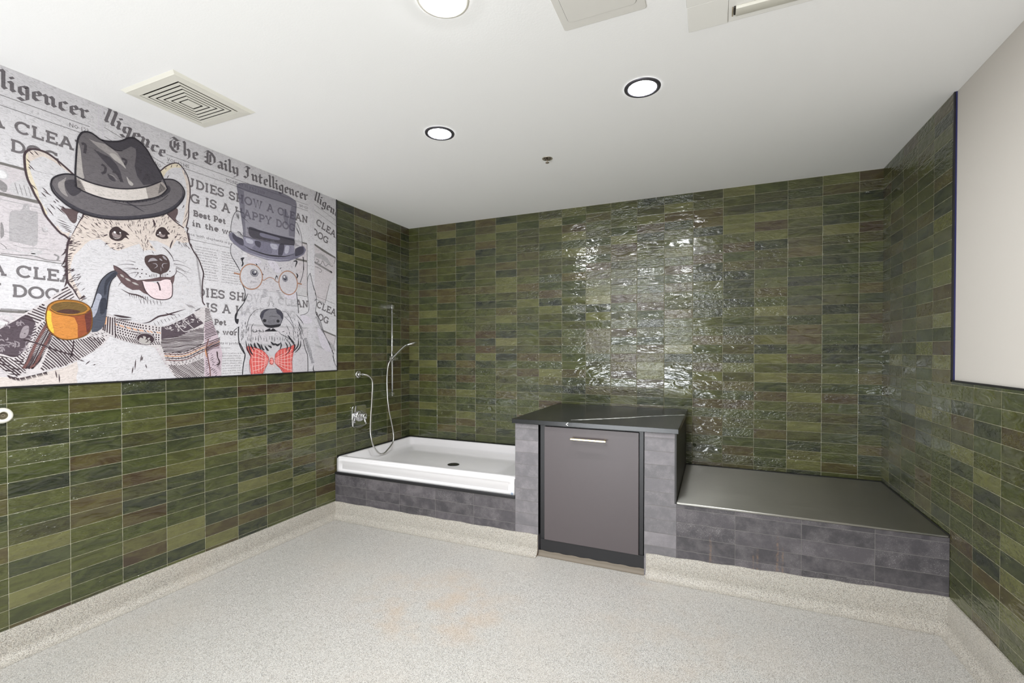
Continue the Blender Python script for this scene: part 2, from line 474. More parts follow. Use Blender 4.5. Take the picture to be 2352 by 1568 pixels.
# ================================================================ middle: piers, cabinet, worktop
pa = thing('tiled_pier', (1.656, -.5, 0), 'dark tiled pier between the shower tray and the cabinet', 'pier')
MB().box(1.5745, 1.738, YF, -.004, 0, .853).build('tiled_face', M_DTP, pa, bevel=.0012)
MB().box(1.738, 1.7405, YF, -.1, .132, .853).build('edge_trim', M_TRIM, pa)
pb = thing('tiled_pier', (2.5, -.5, 0), 'dark tiled pier with smooth black side beside the steel bench', 'pier')
MB().box(2.4115, 2.582, YF, -.004, 0, .853).box(2.582, 2.592, YF, -.004, 0, .4455).build('tiled_face', M_DTP, pb, weld=False)
MB().box(2.582, 2.592, YF+.001, -.004, .446, .853).build('side_panel', plain('black_side', (44, 42, 42), .45), pb)
ct = thing('worktop', (2.08, -.5, .855), 'black stone worktop with white veins over the cabinet', 'worktop')
wt = MB().box(1.557, 2.604, -1.004, -.002, .8545, .8835)
o = wt.build('slab', plain('black_stone', (24, 24, 26), .26, 0, .4, bump=(30, .00025)), ct, bevel=.0018)
v = MB()
vp = [(1.936, -.905), (1.99, -.870), (2.05, -.815), (2.12, -.770), (2.19, -.705), (2.27, -.640), (2.34, -.560), (2.42, -.495), (2.50, -.42), (2.60, -.355)]
wd = [.003, .012, .017, .012, .015, .011, .006, .008, .007, .009]
def vein(path, wds):
    vs = []
    for i, (p, q) in enumerate(zip(path, wds)):
        a = Vector(path[min(i+1, len(path)-1)])-Vector(path[max(i-1, 0)]); nrm = Vector((-a.y, a.x)).normalized()
        for sgn in (-1, 1):
            vs.append((p[0]+nrm.x*q*sgn, p[1]+nrm.y*q*sgn, .8837))
    v.add(vs, [(2*i, 2*i+1, 2*i+3, 2*i+2) for i in range(len(path)-1)])
def densify(path, wds, n=6, jit=.0035):
    P2 = []; W2 = []
    for i in range(len(path)-1):
        for j in range(n):
            f = j/n
            P2.append((path[i][0]*(1-f)+path[i+1][0]*f+random.uniform(-jit, jit), path[i][1]*(1-f)+path[i+1][1]*f+random.uniform(-jit, jit)))
            W2.append((wds[i]*(1-f)+wds[i+1]*f)*random.uniform(.5, 1.2))
    P2.append(path[-1]); W2.append(wds[-1]); return P2, W2
vein(*densify(vp, wd))
vs = [(1.944, -1.0047, .882), (1.932, -1.0047, .872), (1.936, -1.0047, .871), (1.948, -1.0047, .880), (1.930, -1.0047, .869), (1.943, -1.0047, .860), (1.946, -1.0047, .862), (1.935, -1.0047, .871)]
v.add(vs, [(0, 1, 2, 3), (4, 5, 6, 7)])
v.build('white_vein', plain('vein_white', (226, 224, 220), .35), ct)

cb = thing('cabinet', (2.08, -.5, 0), 'taupe built-in base cabinet with brass handle between two tiled piers', 'cabinet')
MB().box(1.748, 2.404, -.972, -.02, .036, .850).build('body', M_BLACK, cb)
dr = MB().box(1.782, 2.378, -.990, -.9725, .110, .845).build('door', M_DOOR, cb, bevel=.0012)
h = MB()
h.box(1.966, 2.188, -1.030, -1.018, .778, .788)
h.box(1.972, 1.984, -1.019, -.9902, .779, .787).box(2.170, 2.182, -1.019, -.9902, .779, .787)
h.build('handle', M_BRASS, dr, bevel=.0012)
MB().box(1.752, 2.4105, -.9785, -.9725, .030, .108).build('toe_kick', M_BLACK, cb)
# the ragged end of the floor coating under the toe kick
cove('x', 1.739, 2.411, -.976, -1, .030, .030, 'baseboard_front_3', t=.006, r=.020, mats=[plain('cove_raw', (120, 110, 97), .6), M_PUT])

# ================================================================ right: steel bench
bn = thing('tiled_bench', (3.2, -.5, 0), 'low dark tiled bench with brushed steel top in the right corner', 'bench')
MB().box(2.5925, XR-.001, YF, -.004, 0, .4455).build('tiled_front', M_DTB, bn)
st = MB().box(2.5930, XR-.004, YF-.003, -.008, .446, .4575)
st.build('steel_top', M_STEEL, bn, bevel=.003)
MB().box(XR-.0055, XR-.0005, YF, -.001, .446, .4635).box(2.5925, XR-.0005, -.0085, -.001, .446, .4635).build('sealant', M_CAULK, bn)
# ================================================================ shower fittings on the left wall
rl = thing('shower_rail', (.03, -.335, 1.34), 'tall chrome slide rail on the green tiles above the tray', 'shower rail')
RX, RY = .052, -.335
MB().tube([(RX, RY, .925), (RX, RY, 1.752)], .0095, 16).build('bar', M_CHROME, rl)
for z in (1.742, .934):
    b = MB().box(.0005, RX+.014, RY-.016, RY+.016, z-.018, z+.018)
    b.build('wall_bracket', M_CHROME, rl, bevel=.003)
sl = MB().box(RX-.018, RX+.026, RY-.018, RY+.022, 1.245, 1.285)
sl.tube([(RX+.005, RY+.018, 1.262), (RX+.005, RY+.070, 1.262)], .013, 16)
sl.tube([(RX+.020, RY-.010, 1.262), (RX+.040, RY-.040, 1.270)], .014, 14)
sl.build('slide_holder', M_CHROME, rl, bevel=.002)
hs = thing('hand_shower', (.09, -.37, 1.26), 'slim chrome hand shower held in the slide rail, with long hose', 'hand shower')
def spline(pts, n=10):
    pts = [Vector(p) for p in pts]; out = []
    for i in range(len(pts)-1):
        p0 = pts[max(i-1, 0)]; p1 = pts[i]; p2 = pts[i+1]; p3 = pts[min(i+2, len(pts)-1)]
        for j in range(n):
            t = j/n
            out.append(.5*((2*p1)+(p2-p0)*t+(2*p0-5*p1+4*p2-p3)*t*t+(3*p1-p0-3*p2+p3)*t**3))
    out.append(pts[-1]); return out
hp = [(RX+.040, RY-.052, 1.262), (RX+.052, RY-.02, 1.292), (RX+.075, RY+.04, 1.350), (RX+.095, RY+.085, 1.388)]
MB().tube(spline(hp), .0105, 14).build('handle', M_CHROME, hs)
hd = MB(); A = Vector(hp[-1]); d = Vector((.10, .09, .035)); d.normalize(); side = Vector((0, 0, 1)).cross(d).normalized(); up = d.cross(side).normalized()
n = 24; vs = []
for zz, sc in ((-.006, .90), (-.003, 1), (.006, 1), (.010, .85)):
    for j in range(n):
        a = 2*PI*j/n
        vs.append(A+d*(.048+.058*math.cos(a)*sc)+side*(.036*math.sin(a)*sc)+up*zz)
fs = [(i*n+j, i*n+(j+1) % n, (i+1)*n+(j+1) % n, (i+1)*n+j) for i in range(3) for j in range(n)]
fs += [tuple(range(n))[::-1], tuple(3*n+j for j in range(n))]
hd.add(vs, fs, 0, True)
hd.build('spray_head', M_CHROME, hs)
OY, OZ = -.722, 1.134
hose = [(RX+.040, RY-.052, 1.262), (RX+.034, RY-.092, 1.215), (RX+.028, RY-.106, 1.10), (RX+.026, RY-.100, .95), (RX+.03, RY-.085, .80), (RX+.04, RY-.055, .66), (RX+.05, RY-.045, .56), (RX+.06, RY-.075, .495), (RX+.075, -.50, .452), (RX+.085, -.565, .436), (RX+.085, -.63, .455), (RX+.075, -.685, .53), (RX+.06, -.700, .64), (RX+.05, -.685, .76), (RX+.045, -.665, .90), (RX+.045, -.655, 1.02), (RX+.045, -.662, 1.085), (RX+.030, -.690, 1.122), (RX+.006, OY+.002, OZ)]
MB().tube(spline(hose, 12), .0066, 10).build('hose', M_HOSE, hs)
wo = thing('water_outlet', (.01, OY, OZ-.03), 'round chrome wall outlet feeding the shower hose', 'wall outlet')
MB().lathe([(0, .0005), (.031, .0005), (.031, .004), (.026, .008), (.0, .009)], (0, OY, OZ), axis='x', n=36).build('rosette', M_CHROME, wo)
MB().tube(spline([(.008, OY, OZ), (.030, OY, OZ), (RX+.002, OY+.003, OZ)]), .0125, 14).build('elbow', M_CHROME, wo)
va = thing('shower_valve', (.01, -.715, .69), 'square chrome mixer valve plate with lever below the wall outlet', 'valve')
def rrect(cx, cy, hx, hy, r, n=6):
    return [(px+r*math.cos(a0+PI/2*j/n), py+r*math.sin(a0+PI/2*j/n)) for px, py, a0 in ((cx+hx-r, cy+hy-r, 0), (cx-hx+r, cy+hy-r, PI/2), (cx-hx+r, cy-hy+r, PI), (cx+hx-r, cy-hy+r, 3*PI/2)) for j in range(n+1)]
VY, VZ = -.722, .781
MB().prism(rrect(VY, VZ, .086, .090, .022), 'x', .0006, .014).build('plate', M_CHROME, va, bevel=.004)
MB().lathe([(0, .014), (.048, .014), (.046, .024), (.040, .028), (0, .029)], (0, VY, VZ), axis='x', n=36).build('dial', M_CHROME, va)
lv = MB().lathe([(0, .028), (.027, .028), (.026, .074), (.023, .080), (0, .081)], (0, VY, VZ), axis='x', n=28)
lv.tube([(.066, VY, VZ-.02), (.072, VY+.006, VZ-.050), (.076, VY+.008, VZ-.066)], [.009, .007, .006], 12)
lv.build('lever', M_CHROME, va)

# ================================================================ small round bumper at the left edge
bp = thing('wall_bumper', (.01, -2.877, 1.024), 'round white wall bumper with recessed centre, below the mural at far left', 'wall bumper')
MB().lathe([(.016, .004), (.017, .018), (.020, .021), (.026, .020), (.031, .012), (.0335, .0015), (.0335, .0005)], (0, -2.877, 1.057), axis='x', n=40).build('rim', M_WHITEP, bp)
MB().lathe([(0, .006), (.004, .006), (.004, .0095), (.0065, .0095), (.007, .006), (.0165, .005), (.0165, .0005)], (0, -2.877, 1.057), axis='x', n=32).build('recess', plain('bumper_recess', (120, 112, 92), .5), bp)

# ================================================================ ceiling
def downlight(x, y, label, ring=None, r_out=.082, r_in=.062, group=None, dome=False):
    t = thing('downlight', (x, y, ZC), label, 'ceiling light', group)
    MB().lathe([(r_out, -.0004), (r_out-.001, -.004), (r_out-.006, -.006), (r_in+.004, -.006), (r_in, -.004), (r_in-.0005, -.0015)], (x, y, ZC), n=64).build('trim_ring', ring or M_RING, t)
    if dome: prof = [(r_in*math.sin(a*PI/16), -.0045-.0075*math.cos(a*PI/16)) for a in range(9)]
    else: prof = [(0, -.0030), (r_in, -.0026)]
    MB().lathe(prof, (x, y, ZC), n=48).build('lens', M_LAMP, t)
    return t
downlight(2.4805, -1.609, 'dark-rimmed round downlight in front of the piers, right of the sprinkler')
downlight(1.379, -1.600, 'dark-rimmed round downlight nearer the shower tray, left of the sprinkler')
downlight(1.926, -2.438, 'bright pale-rimmed round downlight cut off by the top of the frame', ring=M_WHITEP, r_out=.092, r_in=.074, dome=True)
for x, y in ((1.379, -3.28), (2.4805, -3.28), (1.926, -4.1), (1.379, -4.95), (2.4805, -4.95)):  # unseen lamps added behind the camera to brighten the room
    downlight(x, y, 'added unseen round downlight behind the camera', group='added fill downlights behind the camera', dome=True)

sp = thing('sprinkler', (1.818, -1.04, ZC), 'small recessed metal fire sprinkler in the white ceiling', 'sprinkler')
MB().lathe([(.033, -.0004), (.032, -.003), (.027, -.003), (.024, -.0008)], (1.818, -1.04, ZC), n=36).build('escutcheon', plain('sprinkler_ring', (186, 178, 162), .35, .6), sp)
MB().lathe([(0, -.0012), (.025, -.0012)], (1.818, -1.04, ZC), n=24).build('recess', M_DARKHOLE, sp)
q = MB().tube([(1.818, -1.04, ZC-.001), (1.818, -1.04, ZC-.026)], .0035, 10)
q.lathe([(0, -.026), (.012, -.026), (.012, -.0275), (0, -.0275)], (1.818, -1.04, ZC), n=16)
for a in range(6):
    c, s_ = math.cos(a*PI/3+.3), math.sin(a*PI/3+.3)
    q.tube([(1.818+.006*c, -1.04+.006*s_, ZC-.003), (1.818+.024*c, -1.04+.024*s_, ZC-.003)], .002, 6)
q.build('head', plain('sprinkler_head', (170, 158, 142), .35, .8), sp)

vt = thing('ceiling_vent', (.444, -2.365, ZC), 'square cream louvred air vent in the ceiling over the mural', 'air vent')
VX, VY2 = .446, -2.363
def sq_ring(m, ro, ri, zo, zi, thick, mm=0):
    """square ring whose blade slopes from (ro,zo) to (ri,zi)"""
    P = []
    for r, z in ((ro, zo), (ri, zi), (ri, zi+thick), (ro, zo+thick)):
        P.append([(VX+sx*r, VY2+sy*r, z) for sx, sy in ((-1, -1), (1, -1), (1, 1), (-1, 1))])
    vs = [p for r in P for p in r]
    fs = [(i*4+j, i*4+(j+1) % 4, ((i+1) % 4)*4+(j+1) % 4, ((i+1) % 4)*4+j) for i in range(4) for j in range(4)]
    m.add(vs, fs, mm)
fr = MB()
sq_ring(fr, .196, .182, ZC-.0005, ZC-.0105, .002); sq_ring(fr, .183, .145, ZC-.0105, ZC-.0125, .002); sq_ring(fr, .147, .141, ZC-.0125, ZC-.004, .002)
fr.build('frame', M_WHITEP, vt)
MB().box(VX-.143, VX+.143, VY2-.143, VY2+.143, ZC-.0016, ZC-.0006).build('duct_opening', M_DARKHOLE, vt)
for k in range(5):
    m = MB(); ro = .1375-.0215*k
    sq_ring(m, ro, ro-.0140, ZC-.0132, ZC-.0132, .0016)
    m.build('louvre', M_WHITEP, vt)
m = MB(); r = .0285; m.box(VX-r, VX+r, VY2-r, VY2+r, ZC-.0135, ZC-.010); m.build('centre_plate', M_WHITEP, vt)

ah = thing('access_hatch', (2.415, -2.27, ZC), 'plain grey-white square access hatch set flush in the ceiling', 'access hatch')
MB().prism(rrect(2.416, -2.272, .150, .152, .010), 'z', ZC-.006, ZC-.0004).build('frame', M_HATCH, ah, bevel=.0015)
MB().prism(rrect(2.416, -2.290, .122, .130, .016), 'z', ZC-.0085, ZC-.0062).build('hatch_door', M_HATCH, ah, bevel=.001)
g = MB(); rr = rrect(2.416, -2.290, .1235, .1315, .017); r2 = rrect(2.416, -2.290, .1222, .1302, .0162); n = len(rr)
g.add([(p[0], p[1], ZC-.0066) for p in rr]+[(p[0], p[1], ZC-.0066) for p in r2], [(i, (i+1) % n, n+(i+1) % n, n+i) for i in range(n)])
g.build('groove', plain('groove_grey', (128, 125, 120), .7), ah)

ac = thing('ceiling_cassette', (3.1, -2.2, ZC), 'white slim ceiling cassette unit with long flap, cut by frame top', 'air conditioner')
MB().box(2.696, 2.8305, -2.066, -1.928, ZC-.008, ZC-.0005).build('end_panel', M_PANEL, ac, bevel=.002)
MB().box(2.696, 3.56, -2.42, -2.068, ZC-.010, ZC-.0005).build('grille_panel', M_PANEL, ac, bevel=.002)
MB().box(2.8315, 3.56, -2.068, -1.928, ZC-.006, ZC-.0005).build('front_panel', M_PANEL, ac, bevel=.002)
fp = MB().prism([(-2.010, ZC-.0065), (-1.962, ZC-.0065), (-1.958, ZC-.010), (-1.966, ZC-.016), (-2.006, ZC-.016)], 'x', 2.855, 3.50)
fp = fp.build('flap', M_WHITEP, ac, bevel=.0015)
MB().box(2.843, 2.8465, -2.006, -1.966, ZC-.014, ZC-.0062).build('hinge_clip', plain('clip_tan', (150, 138, 116), .5), fp)
MB().box(2.849, 2.8545, -2.008, -1.970, ZC-.013, ZC-.0062).build('hinge_slot', M_DARKHOLE, fp)
# ================================================================ printed mural on the left wall
MUR0, MUR1 = -3.45, MURAL_Y              # y range; the picture is flat print on the panel
def art(name, rgb, alpha=1.0):
    t = NT(name); P = t.pos()[0]
    m = t.n('ShaderNodeVectorMath', operation='MULTIPLY'); t.set(m.inputs[0], P); m.inputs[1].default_value = (1, .45, 1.3)
    n = t.noise(m.outputs[0], 95, 3, .55, 1.6)
    t.bump(t.m('MULTIPLY', n, .0030), 1, 1)
    rel = t.ramp(n, [(.30, (.74, .74, .74, 1)), (.5, (1, 1, 1, 1))])
    t.out(Base_Color=t.mix(1.0, lin(rgb), rel, 'MULTIPLY'), Roughness=.55, Specular_IOR_Level=.35)
    if alpha < 1: t.b.inputs['Alpha'].default_value = alpha
    return t.mat
AM = {}
def A_(name, rgb, alpha=1.0):
    AM[name] = art('print_'+name, rgb, alpha)
for nm, rgb in dict(paper=(210, 207, 211), ink=(112, 107, 110), mast=(106, 101, 105), rule=(104, 100, 102), grey1=(196, 193, 196), grey2=(172, 168, 171), grey3=(140, 136, 138), shelf=(112, 108, 106),
        pinkgrey=(200, 193, 197), line=(70, 55, 60), fur=(206, 203, 207), tan=(212, 199, 192), tan2=(220, 208, 186), eardark=(92, 76, 78), eye=(58, 44, 46), iris=(146, 132, 132), white=(226, 224, 226), nose=(72, 56, 56),
        noselight=(158, 152, 158), mouth=(96, 76, 78), tongue=(226, 206, 210), fedora=(104, 99, 103), fedark=(66, 62, 69), felight=(152, 146, 146), fehi=(176, 170, 168), feband=(210, 202, 198), febandg=(158, 150, 147), feline=(38, 34, 42),
        feedge=(60, 57, 66), bowl=(202, 132, 62), bowlyel=(232, 190, 70), bowlred=(146, 76, 44), bowldark=(98, 48, 44), bowlrim=(178, 120, 50), bowlin=(112, 86, 44), bowlline=(112, 72, 26), tobacco=(78, 50, 42),
        stem=(74, 77, 90), stemlight=(166, 168, 182), stemdark=(50, 52, 64), coat=(204, 197, 199), coatdark=(82, 70, 78), coatmid=(150, 140, 146), coatpink=(196, 178, 188), thread=(62, 48, 54), orange=(206, 150, 108), brown=(112, 76, 74), chest=(208, 197, 193),
        tline=(46, 44, 50), hat=(138, 135, 152), hatmid=(120, 117, 134), hatdark=(76, 73, 86), hatlite=(178, 176, 190), glass=(168, 124, 100), teye=(116, 114, 126), tpup=(70, 68, 80), tnose=(122, 120, 127), red=(214, 98, 94), redline=(242, 200, 196), reddark=(150, 60, 64), lilac=(206, 200, 210)).items():
    A_(nm, rgb)
A_('terrier', (230, 227, 232), .50); A_('hat_see', (132, 128, 146), .46); A_('hatmid_see', (104, 100, 120), .30); A_('hatdark_see', (56, 53, 64), .55)
A_('faint', (206, 202, 205)); A_('fed_letter', (72, 67, 74), .8)

# ---- from a picture point to the wall: the artwork was measured on the wall plane x = 0
def wall(u, v):
    a = (u-1179.21)/F_PX; bb = (817.29-v)/F_PX
    d = math.cos(PITCH)-bb*math.sin(PITCH); z = math.sin(PITCH)+bb*math.cos(PITCH)
    rx = a*math.cos(YAW)-d*math.sin(YAW); ry = a*math.sin(YAW)+d*math.cos(YAW)
    s = -CX/rx
    return (CY+s*ry, CH+s*z)
def crop(x0, y0, sc):
    return lambda *pts: [wall(x0+p[0]/sc, y0+p[1]/sc) for p in pts]
cA = crop(0, 130, 4.021); cB = crop(0, 500, 3.919); cC = crop(380, 280, 4.9); cD = crop(380, 560, 4.612)
cE = crop(0, 280, 7.13); cF = crop(90, 290, 6.72); cG = crop(130, 480, 6.534); cH = crop(0, 640, 6.273); cI = crop(230, 640, 6.273)
cJ = crop(500, 400, 7.129); cK = crop(510, 590, 5.807)

def crv(pts, n=5, closed=False):
    N = len(pts); out = []
    if N < 3: return list(pts)
    rng = range(N if closed else N-1)
    for i in rng:
        p0 = pts[(i-1) % N] if closed or i > 0 else pts[0]
        p1 = pts[i]; p2 = pts[(i+1) % N]; p3 = pts[(i+2) % N] if closed or i+2 < N else pts[-1]
        for j in range(n):
            t = j/n
            out.append(tuple(.5*(2*p1[k]+(p2[k]-p0[k])*t+(2*p0[k]-5*p1[k]+4*p2[k]-p3[k])*t*t+(3*p1[k]-p0[k]-3*p2[k]+p3[k])*t**3) for k in (0, 1)))
    if not closed: out.append(pts[-1])
    return out

class Art:
    """flat print: polygons in (y,z) stacked in thin layers on the panel"""
    def __init__(s): s.p = []          # (polygon, material name, layer)
    def poly(s, pts, mat, L): s.p.append((list(pts), mat, L)); return s
    def fill(s, pts, mat, L, smooth=True):
        q = crv(pts, 4, True) if smooth else list(pts)
        s.p.append((q, mat, L, 'T')); return s
    def stroke(s, pts, w, mat, L, taper=0, smooth=True):
        q = crv(pts, 5) if smooth and len(pts) > 2 else list(pts)
        if len(q) == 2 and taper: q = [(q[0][0]+(q[1][0]-q[0][0])*k/6, q[0][1]+(q[1][1]-q[0][1])*k/6) for k in range(7)]
        n = len(q)
        for i in range(n-1):
            def wd(k):
                f = k/(n-1)
                if taper == 1: return w*(1-.92*f)/2
                if taper == 2: return w*(.08+.92*math.sin(PI*min(max(f, 0), 1)))/2
                return w/2
            def off(k):
                a = q[min(k+1, n-1)]; c = q[max(k-1, 0)]
                dy, dz = a[0]-c[0], a[1]-c[1]; l = math.hypot(dy, dz) or 1e-9
                return (-dz/l*wd(k), dy/l*wd(k))
            o1, o2 = off(i), off(i+1); p1, p2 = q[i], q[i+1]
            s.p.append(([(p1[0]+o1[0], p1[1]+o1[1]), (p2[0]+o2[0], p2[1]+o2[1]), (p2[0]-o2[0], p2[1]-o2[1]), (p1[0]-o1[0], p1[1]-o1[1])], mat, L))
        return s
    def ell(s, c, ry, rz, mat, L, rot=0, n=28):
        pts = []
        for j in range(n):
            a = 2*PI*j/n; x, y = ry*math.cos(a), rz*math.sin(a)
            pts.append((c[0]+x*math.cos(rot)-y*math.sin(rot), c[1]+x*math.sin(rot)+y*math.cos(rot)))
        s.p.append((pts, mat, L)); return s
    def hatch(s, region, ang, gap, w, mat, L, wave=0.0, seed=1, inside=None, dash=None):
        """parallel lines clipped to an outline"""
        R = random.Random(seed); ca, sa = math.cos(ang), math.sin(ang)
        loc = [(p[0]*ca+p[1]*sa, -p[0]*sa+p[1]*ca) for p in region]
        lo = min(p[1] for p in loc); hi = max(p[1] for p in loc); t = lo+gap*.5
        while t < hi:
            xs = []
            for i in range(len(loc)):
                a, c = loc[i], loc[(i+1) % len(loc)]
                if (a[1] <= t) != (c[1] <= t):
                    xs.append(a[0]+(t-a[1])/(c[1]-a[1])*(c[0]-a[0]))
            xs.sort()
            for a, c in zip(xs[::2], xs[1::2]):
                a += R.uniform(0, gap*.6); c -= R.uniform(0, gap*.6)
                segs = [(a, c)]
                if dash:
                    segs = []; x = a
                    while x < c:
                        e = min(c, x+dash*R.uniform(.5, 1.2)); segs.append((x, e)); x = e+dash*.45
                for a2, c2 in segs:
                    if c2-a2 < w: continue
                    n = max(2, int((c2-a2)/.012)); ph = R.uniform(0, 6)*.15
                    line = []
                    for k in range(n+1):
                        x = a2+(c2-a2)*k/n; y = t+wave*math.sin(x*55+ph+t*30)
                        line.append((x*ca-y*sa, x*sa+y*ca))
                    s.stroke(line, w*R.uniform(.7, 1.2), mat, L, 2 if dash else 0, smooth=False)
            t += gap*R.uniform(.9, 1.1)
        return s
    def fur(s, region, n, length, ang, w, mat, L, seed=1, spread=.35, curve=.25):
        """short tapered hairs scattered in an outline; ang may depend on the place"""
        R = random.Random(seed); ys = [p[0] for p in region]; zs = [p[1] for p in region]; k = 0; tries = 0
        while k < n and tries < n*30:
            tries += 1
            p = (R.uniform(min(ys), max(ys)), R.uniform(min(zs), max(zs)))
            ins = False
            for i in range(len(region)):
                a, c = region[i], region[(i+1) % len(region)]
                if (a[1] > p[1]) != (c[1] > p[1]) and p[0] < (c[0]-a[0])*(p[1]-a[1])/(c[1]-a[1])+a[0]: ins = not ins
            if not ins: continue
            a = (ang(p) if callable(ang) else ang)+R.uniform(-spread, spread); l = length*R.uniform(.6, 1.3); bnd = R.uniform(-curve, curve)
            m = (p[0]+l*.5*math.cos(a), p[1]+l*.5*math.sin(a)); e = (m[0]+l*.5*math.cos(a+bnd), m[1]+l*.5*math.sin(a+bnd))
            s.stroke([p, m, e], w*R.uniform(.7, 1.2), mat, L, 2); k += 1
        return s
    def clipped(s, y0, y1, z0=MURAL_Z+.001, z1=ZC-.001):
        out = Art()
        def cut(P, ax, v, sg):
            r = []
            for i in range(len(P)):
                a, c = P[i], P[(i+1) % len(P)]; da, dc = sg*(a[ax]-v), sg*(c[ax]-v)
                if da >= 0: r.append(a)
                if (da >= 0) != (dc >= 0):
                    t = da/(da-dc); r.append((a[0]+(c[0]-a[0])*t, a[1]+(c[1]-a[1])*t))
            return r
        for e in s.p:
            polys = [e[0]]
            if len(e) == 4:
                tri = tessellate_polygon([[Vector((p[0], p[1], 0)) for p in e[0]]])
                polys = [[e[0][i] for i in t] for t in tri]
            for P in polys:
                if all(y0 <= p[0] <= y1 and z0 <= p[1] <= z1 for p in P): out.p.append((P, e[1], e[2])); continue
                for ax, v, sg in ((0, y0, 1), (0, y1, -1), (1, z0, 1), (1, z1, -1)):
                    P = cut(P, ax, v, sg)
                    if len(P) < 3: break
                if len(P) >= 3: out.p.append((P, e[1], e[2]))
        return out
    def moved(s, dy=0, rot=0, piv=(0, 0), dst=None):
        out = Art(); c, q = math.cos(rot), math.sin(rot)
        for e in s.p:
            if rot:
                P = [(dst[0]+(p[0]-piv[0])*c-(p[1]-piv[1])*q, dst[1]+(p[0]-piv[0])*q+(p[1]-piv[1])*c) for p in e[0]]
            else: P = [(p[0]+dy, p[1]) for p in e[0]]
            out.p.append((P,)+tuple(e[1:]))
        return out
    def build(s, name, parent, x0=.0047, dl=.00016):
        s = s.clipped(MUR0+.001, MUR1-.001)
        names = sorted({e[1] for e in s.p}); mb = MB()
        for e in s.p:
            P = e[0]
            ar = sum(P[i][0]*P[(i+1) % len(P)][1]-P[(i+1) % len(P)][0]*P[i][1] for i in range(len(P)))
            if abs(ar) < 1e-10: continue
            if ar < 0: P = P[::-1]
            mb.add([(x0+dl*e[2]+dl*.05*(len(mb.f) % 9), p[0], p[1]) for p in P], [tuple(range(len(P)))], names.index(e[1]))
        return mb.build(name, [AM[n] for n in names], parent, weld=False)

# ---------------------------------------------------------------- lettering
def arc(cx, cy, rx, ry, a0, a1, n=12):
    return [(cx+rx*math.cos(math.radians(a0+(a1-a0)*i/n)), cy+ry*math.sin(math.radians(a0+(a1-a0)*i/n))) for i in range(n+1)]
def slab_caps():
    """slab-serif capitals: name -> (width, strokes); serifs are strokes too"""
    G = {}; t = .07
    def sf(x, y, h=.15): return [(x-h, y), (x+h, y)]
    lo, hi = t, 1-t
    G['A'] = (.98, [[(.16, lo), (.46, hi), (.52, hi), (.82, lo)], [(.28, .36), (.70, .36)], sf(.14, lo), sf(.84, lo), [(.32, hi), (.52, hi)]])
    G['C'] = (.86, [arc(.46, .5, .38, .43, 40, 320, 20), [(.77, .95), (.77, .66)]])
    G['D'] = (.90, [[(.08, hi), (.40, hi)]+arc(.42, .5, .40, .43, 90, -90, 14)+[(.08, lo)], [(.22, lo), (.22, hi)]])
    G['E'] = (.80, [[(.22, lo), (.22, hi)], [(.06, hi), (.72, hi), (.72, .74)], [(.06, lo), (.74, lo), (.74, .28)], [(.22, .5), (.54, .5)], [(.54, .38), (.54, .62)]])
    G['G'] = (.95, [arc(.46, .5, .38, .43, 45, 345, 20), [(.76, .95), (.76, .68)], [(.56, .42), (.92, .42)], [(.80, .42), (.80, .06)]])
    G['H'] = (1.0, [[(.22, lo), (.22, hi)], [(.78, lo), (.78, hi)], [(.22, .5), (.78, .5)], sf(.22, lo), sf(.22, hi), sf(.78, lo), sf(.78, hi)])
    G['I'] = (.44, [[(.22, lo), (.22, hi)], sf(.22, lo), sf(.22, hi)])
    G['L'] = (.76, [[(.22, lo), (.22, hi)], sf(.22, hi), [(.06, lo), (.70, lo), (.70, .32)]])
    G['N'] = (1.0, [[(.22, lo), (.22, hi)], [(.20, hi), (.76, lo+.02)], [(.78, lo), (.78, hi)], sf(.20, lo), [(.02, hi), (.26, hi)], sf(.80, hi)])
    G['O'] = (.96, [arc(.48, .5, .40, .43, 0, 360, 28)])
    G['P'] = (.82, [[(.22, lo), (.22, hi)], [(.06, hi), (.48, hi)]+arc(.50, .70, .24, .23, 90, -90, 10)+[(.22, .47)], sf(.22, lo, .17)])
    G['S'] = (.74, [[(.64, .93), (.64, .70)], arc(.37, .71, .27, .22, 25, 250, 12)+arc(.37, .29, .28, .22, 70, -155, 12), [(.09, .07), (.09, .30)]])
    G['T'] = (.84, [[(.42, lo), (.42, hi)], [(.08, .70), (.08, hi), (.76, hi), (.76, .70)], sf(.42, lo)])
    G['U'] = (.96, [[(.22, hi), (.22, .34)]+arc(.48, .34, .26, .27, 180, 360, 12)+[(.74, hi)], sf(.22, hi), sf(.74, hi)])
    G['W'] = (1.3, [[(.18, hi), (.40, lo), (.65, hi), (.90, lo), (1.12, hi)], sf(.18, hi, .14), sf(1.12, hi, .14), sf(.65, hi, .12)])
    G['Y'] = (.92, [[(.16, hi), (.46, .46), (.76, hi)], [(.46, .46), (.46, lo)], sf(.16, hi), sf(.76, hi), sf(.46, lo)])
    return G
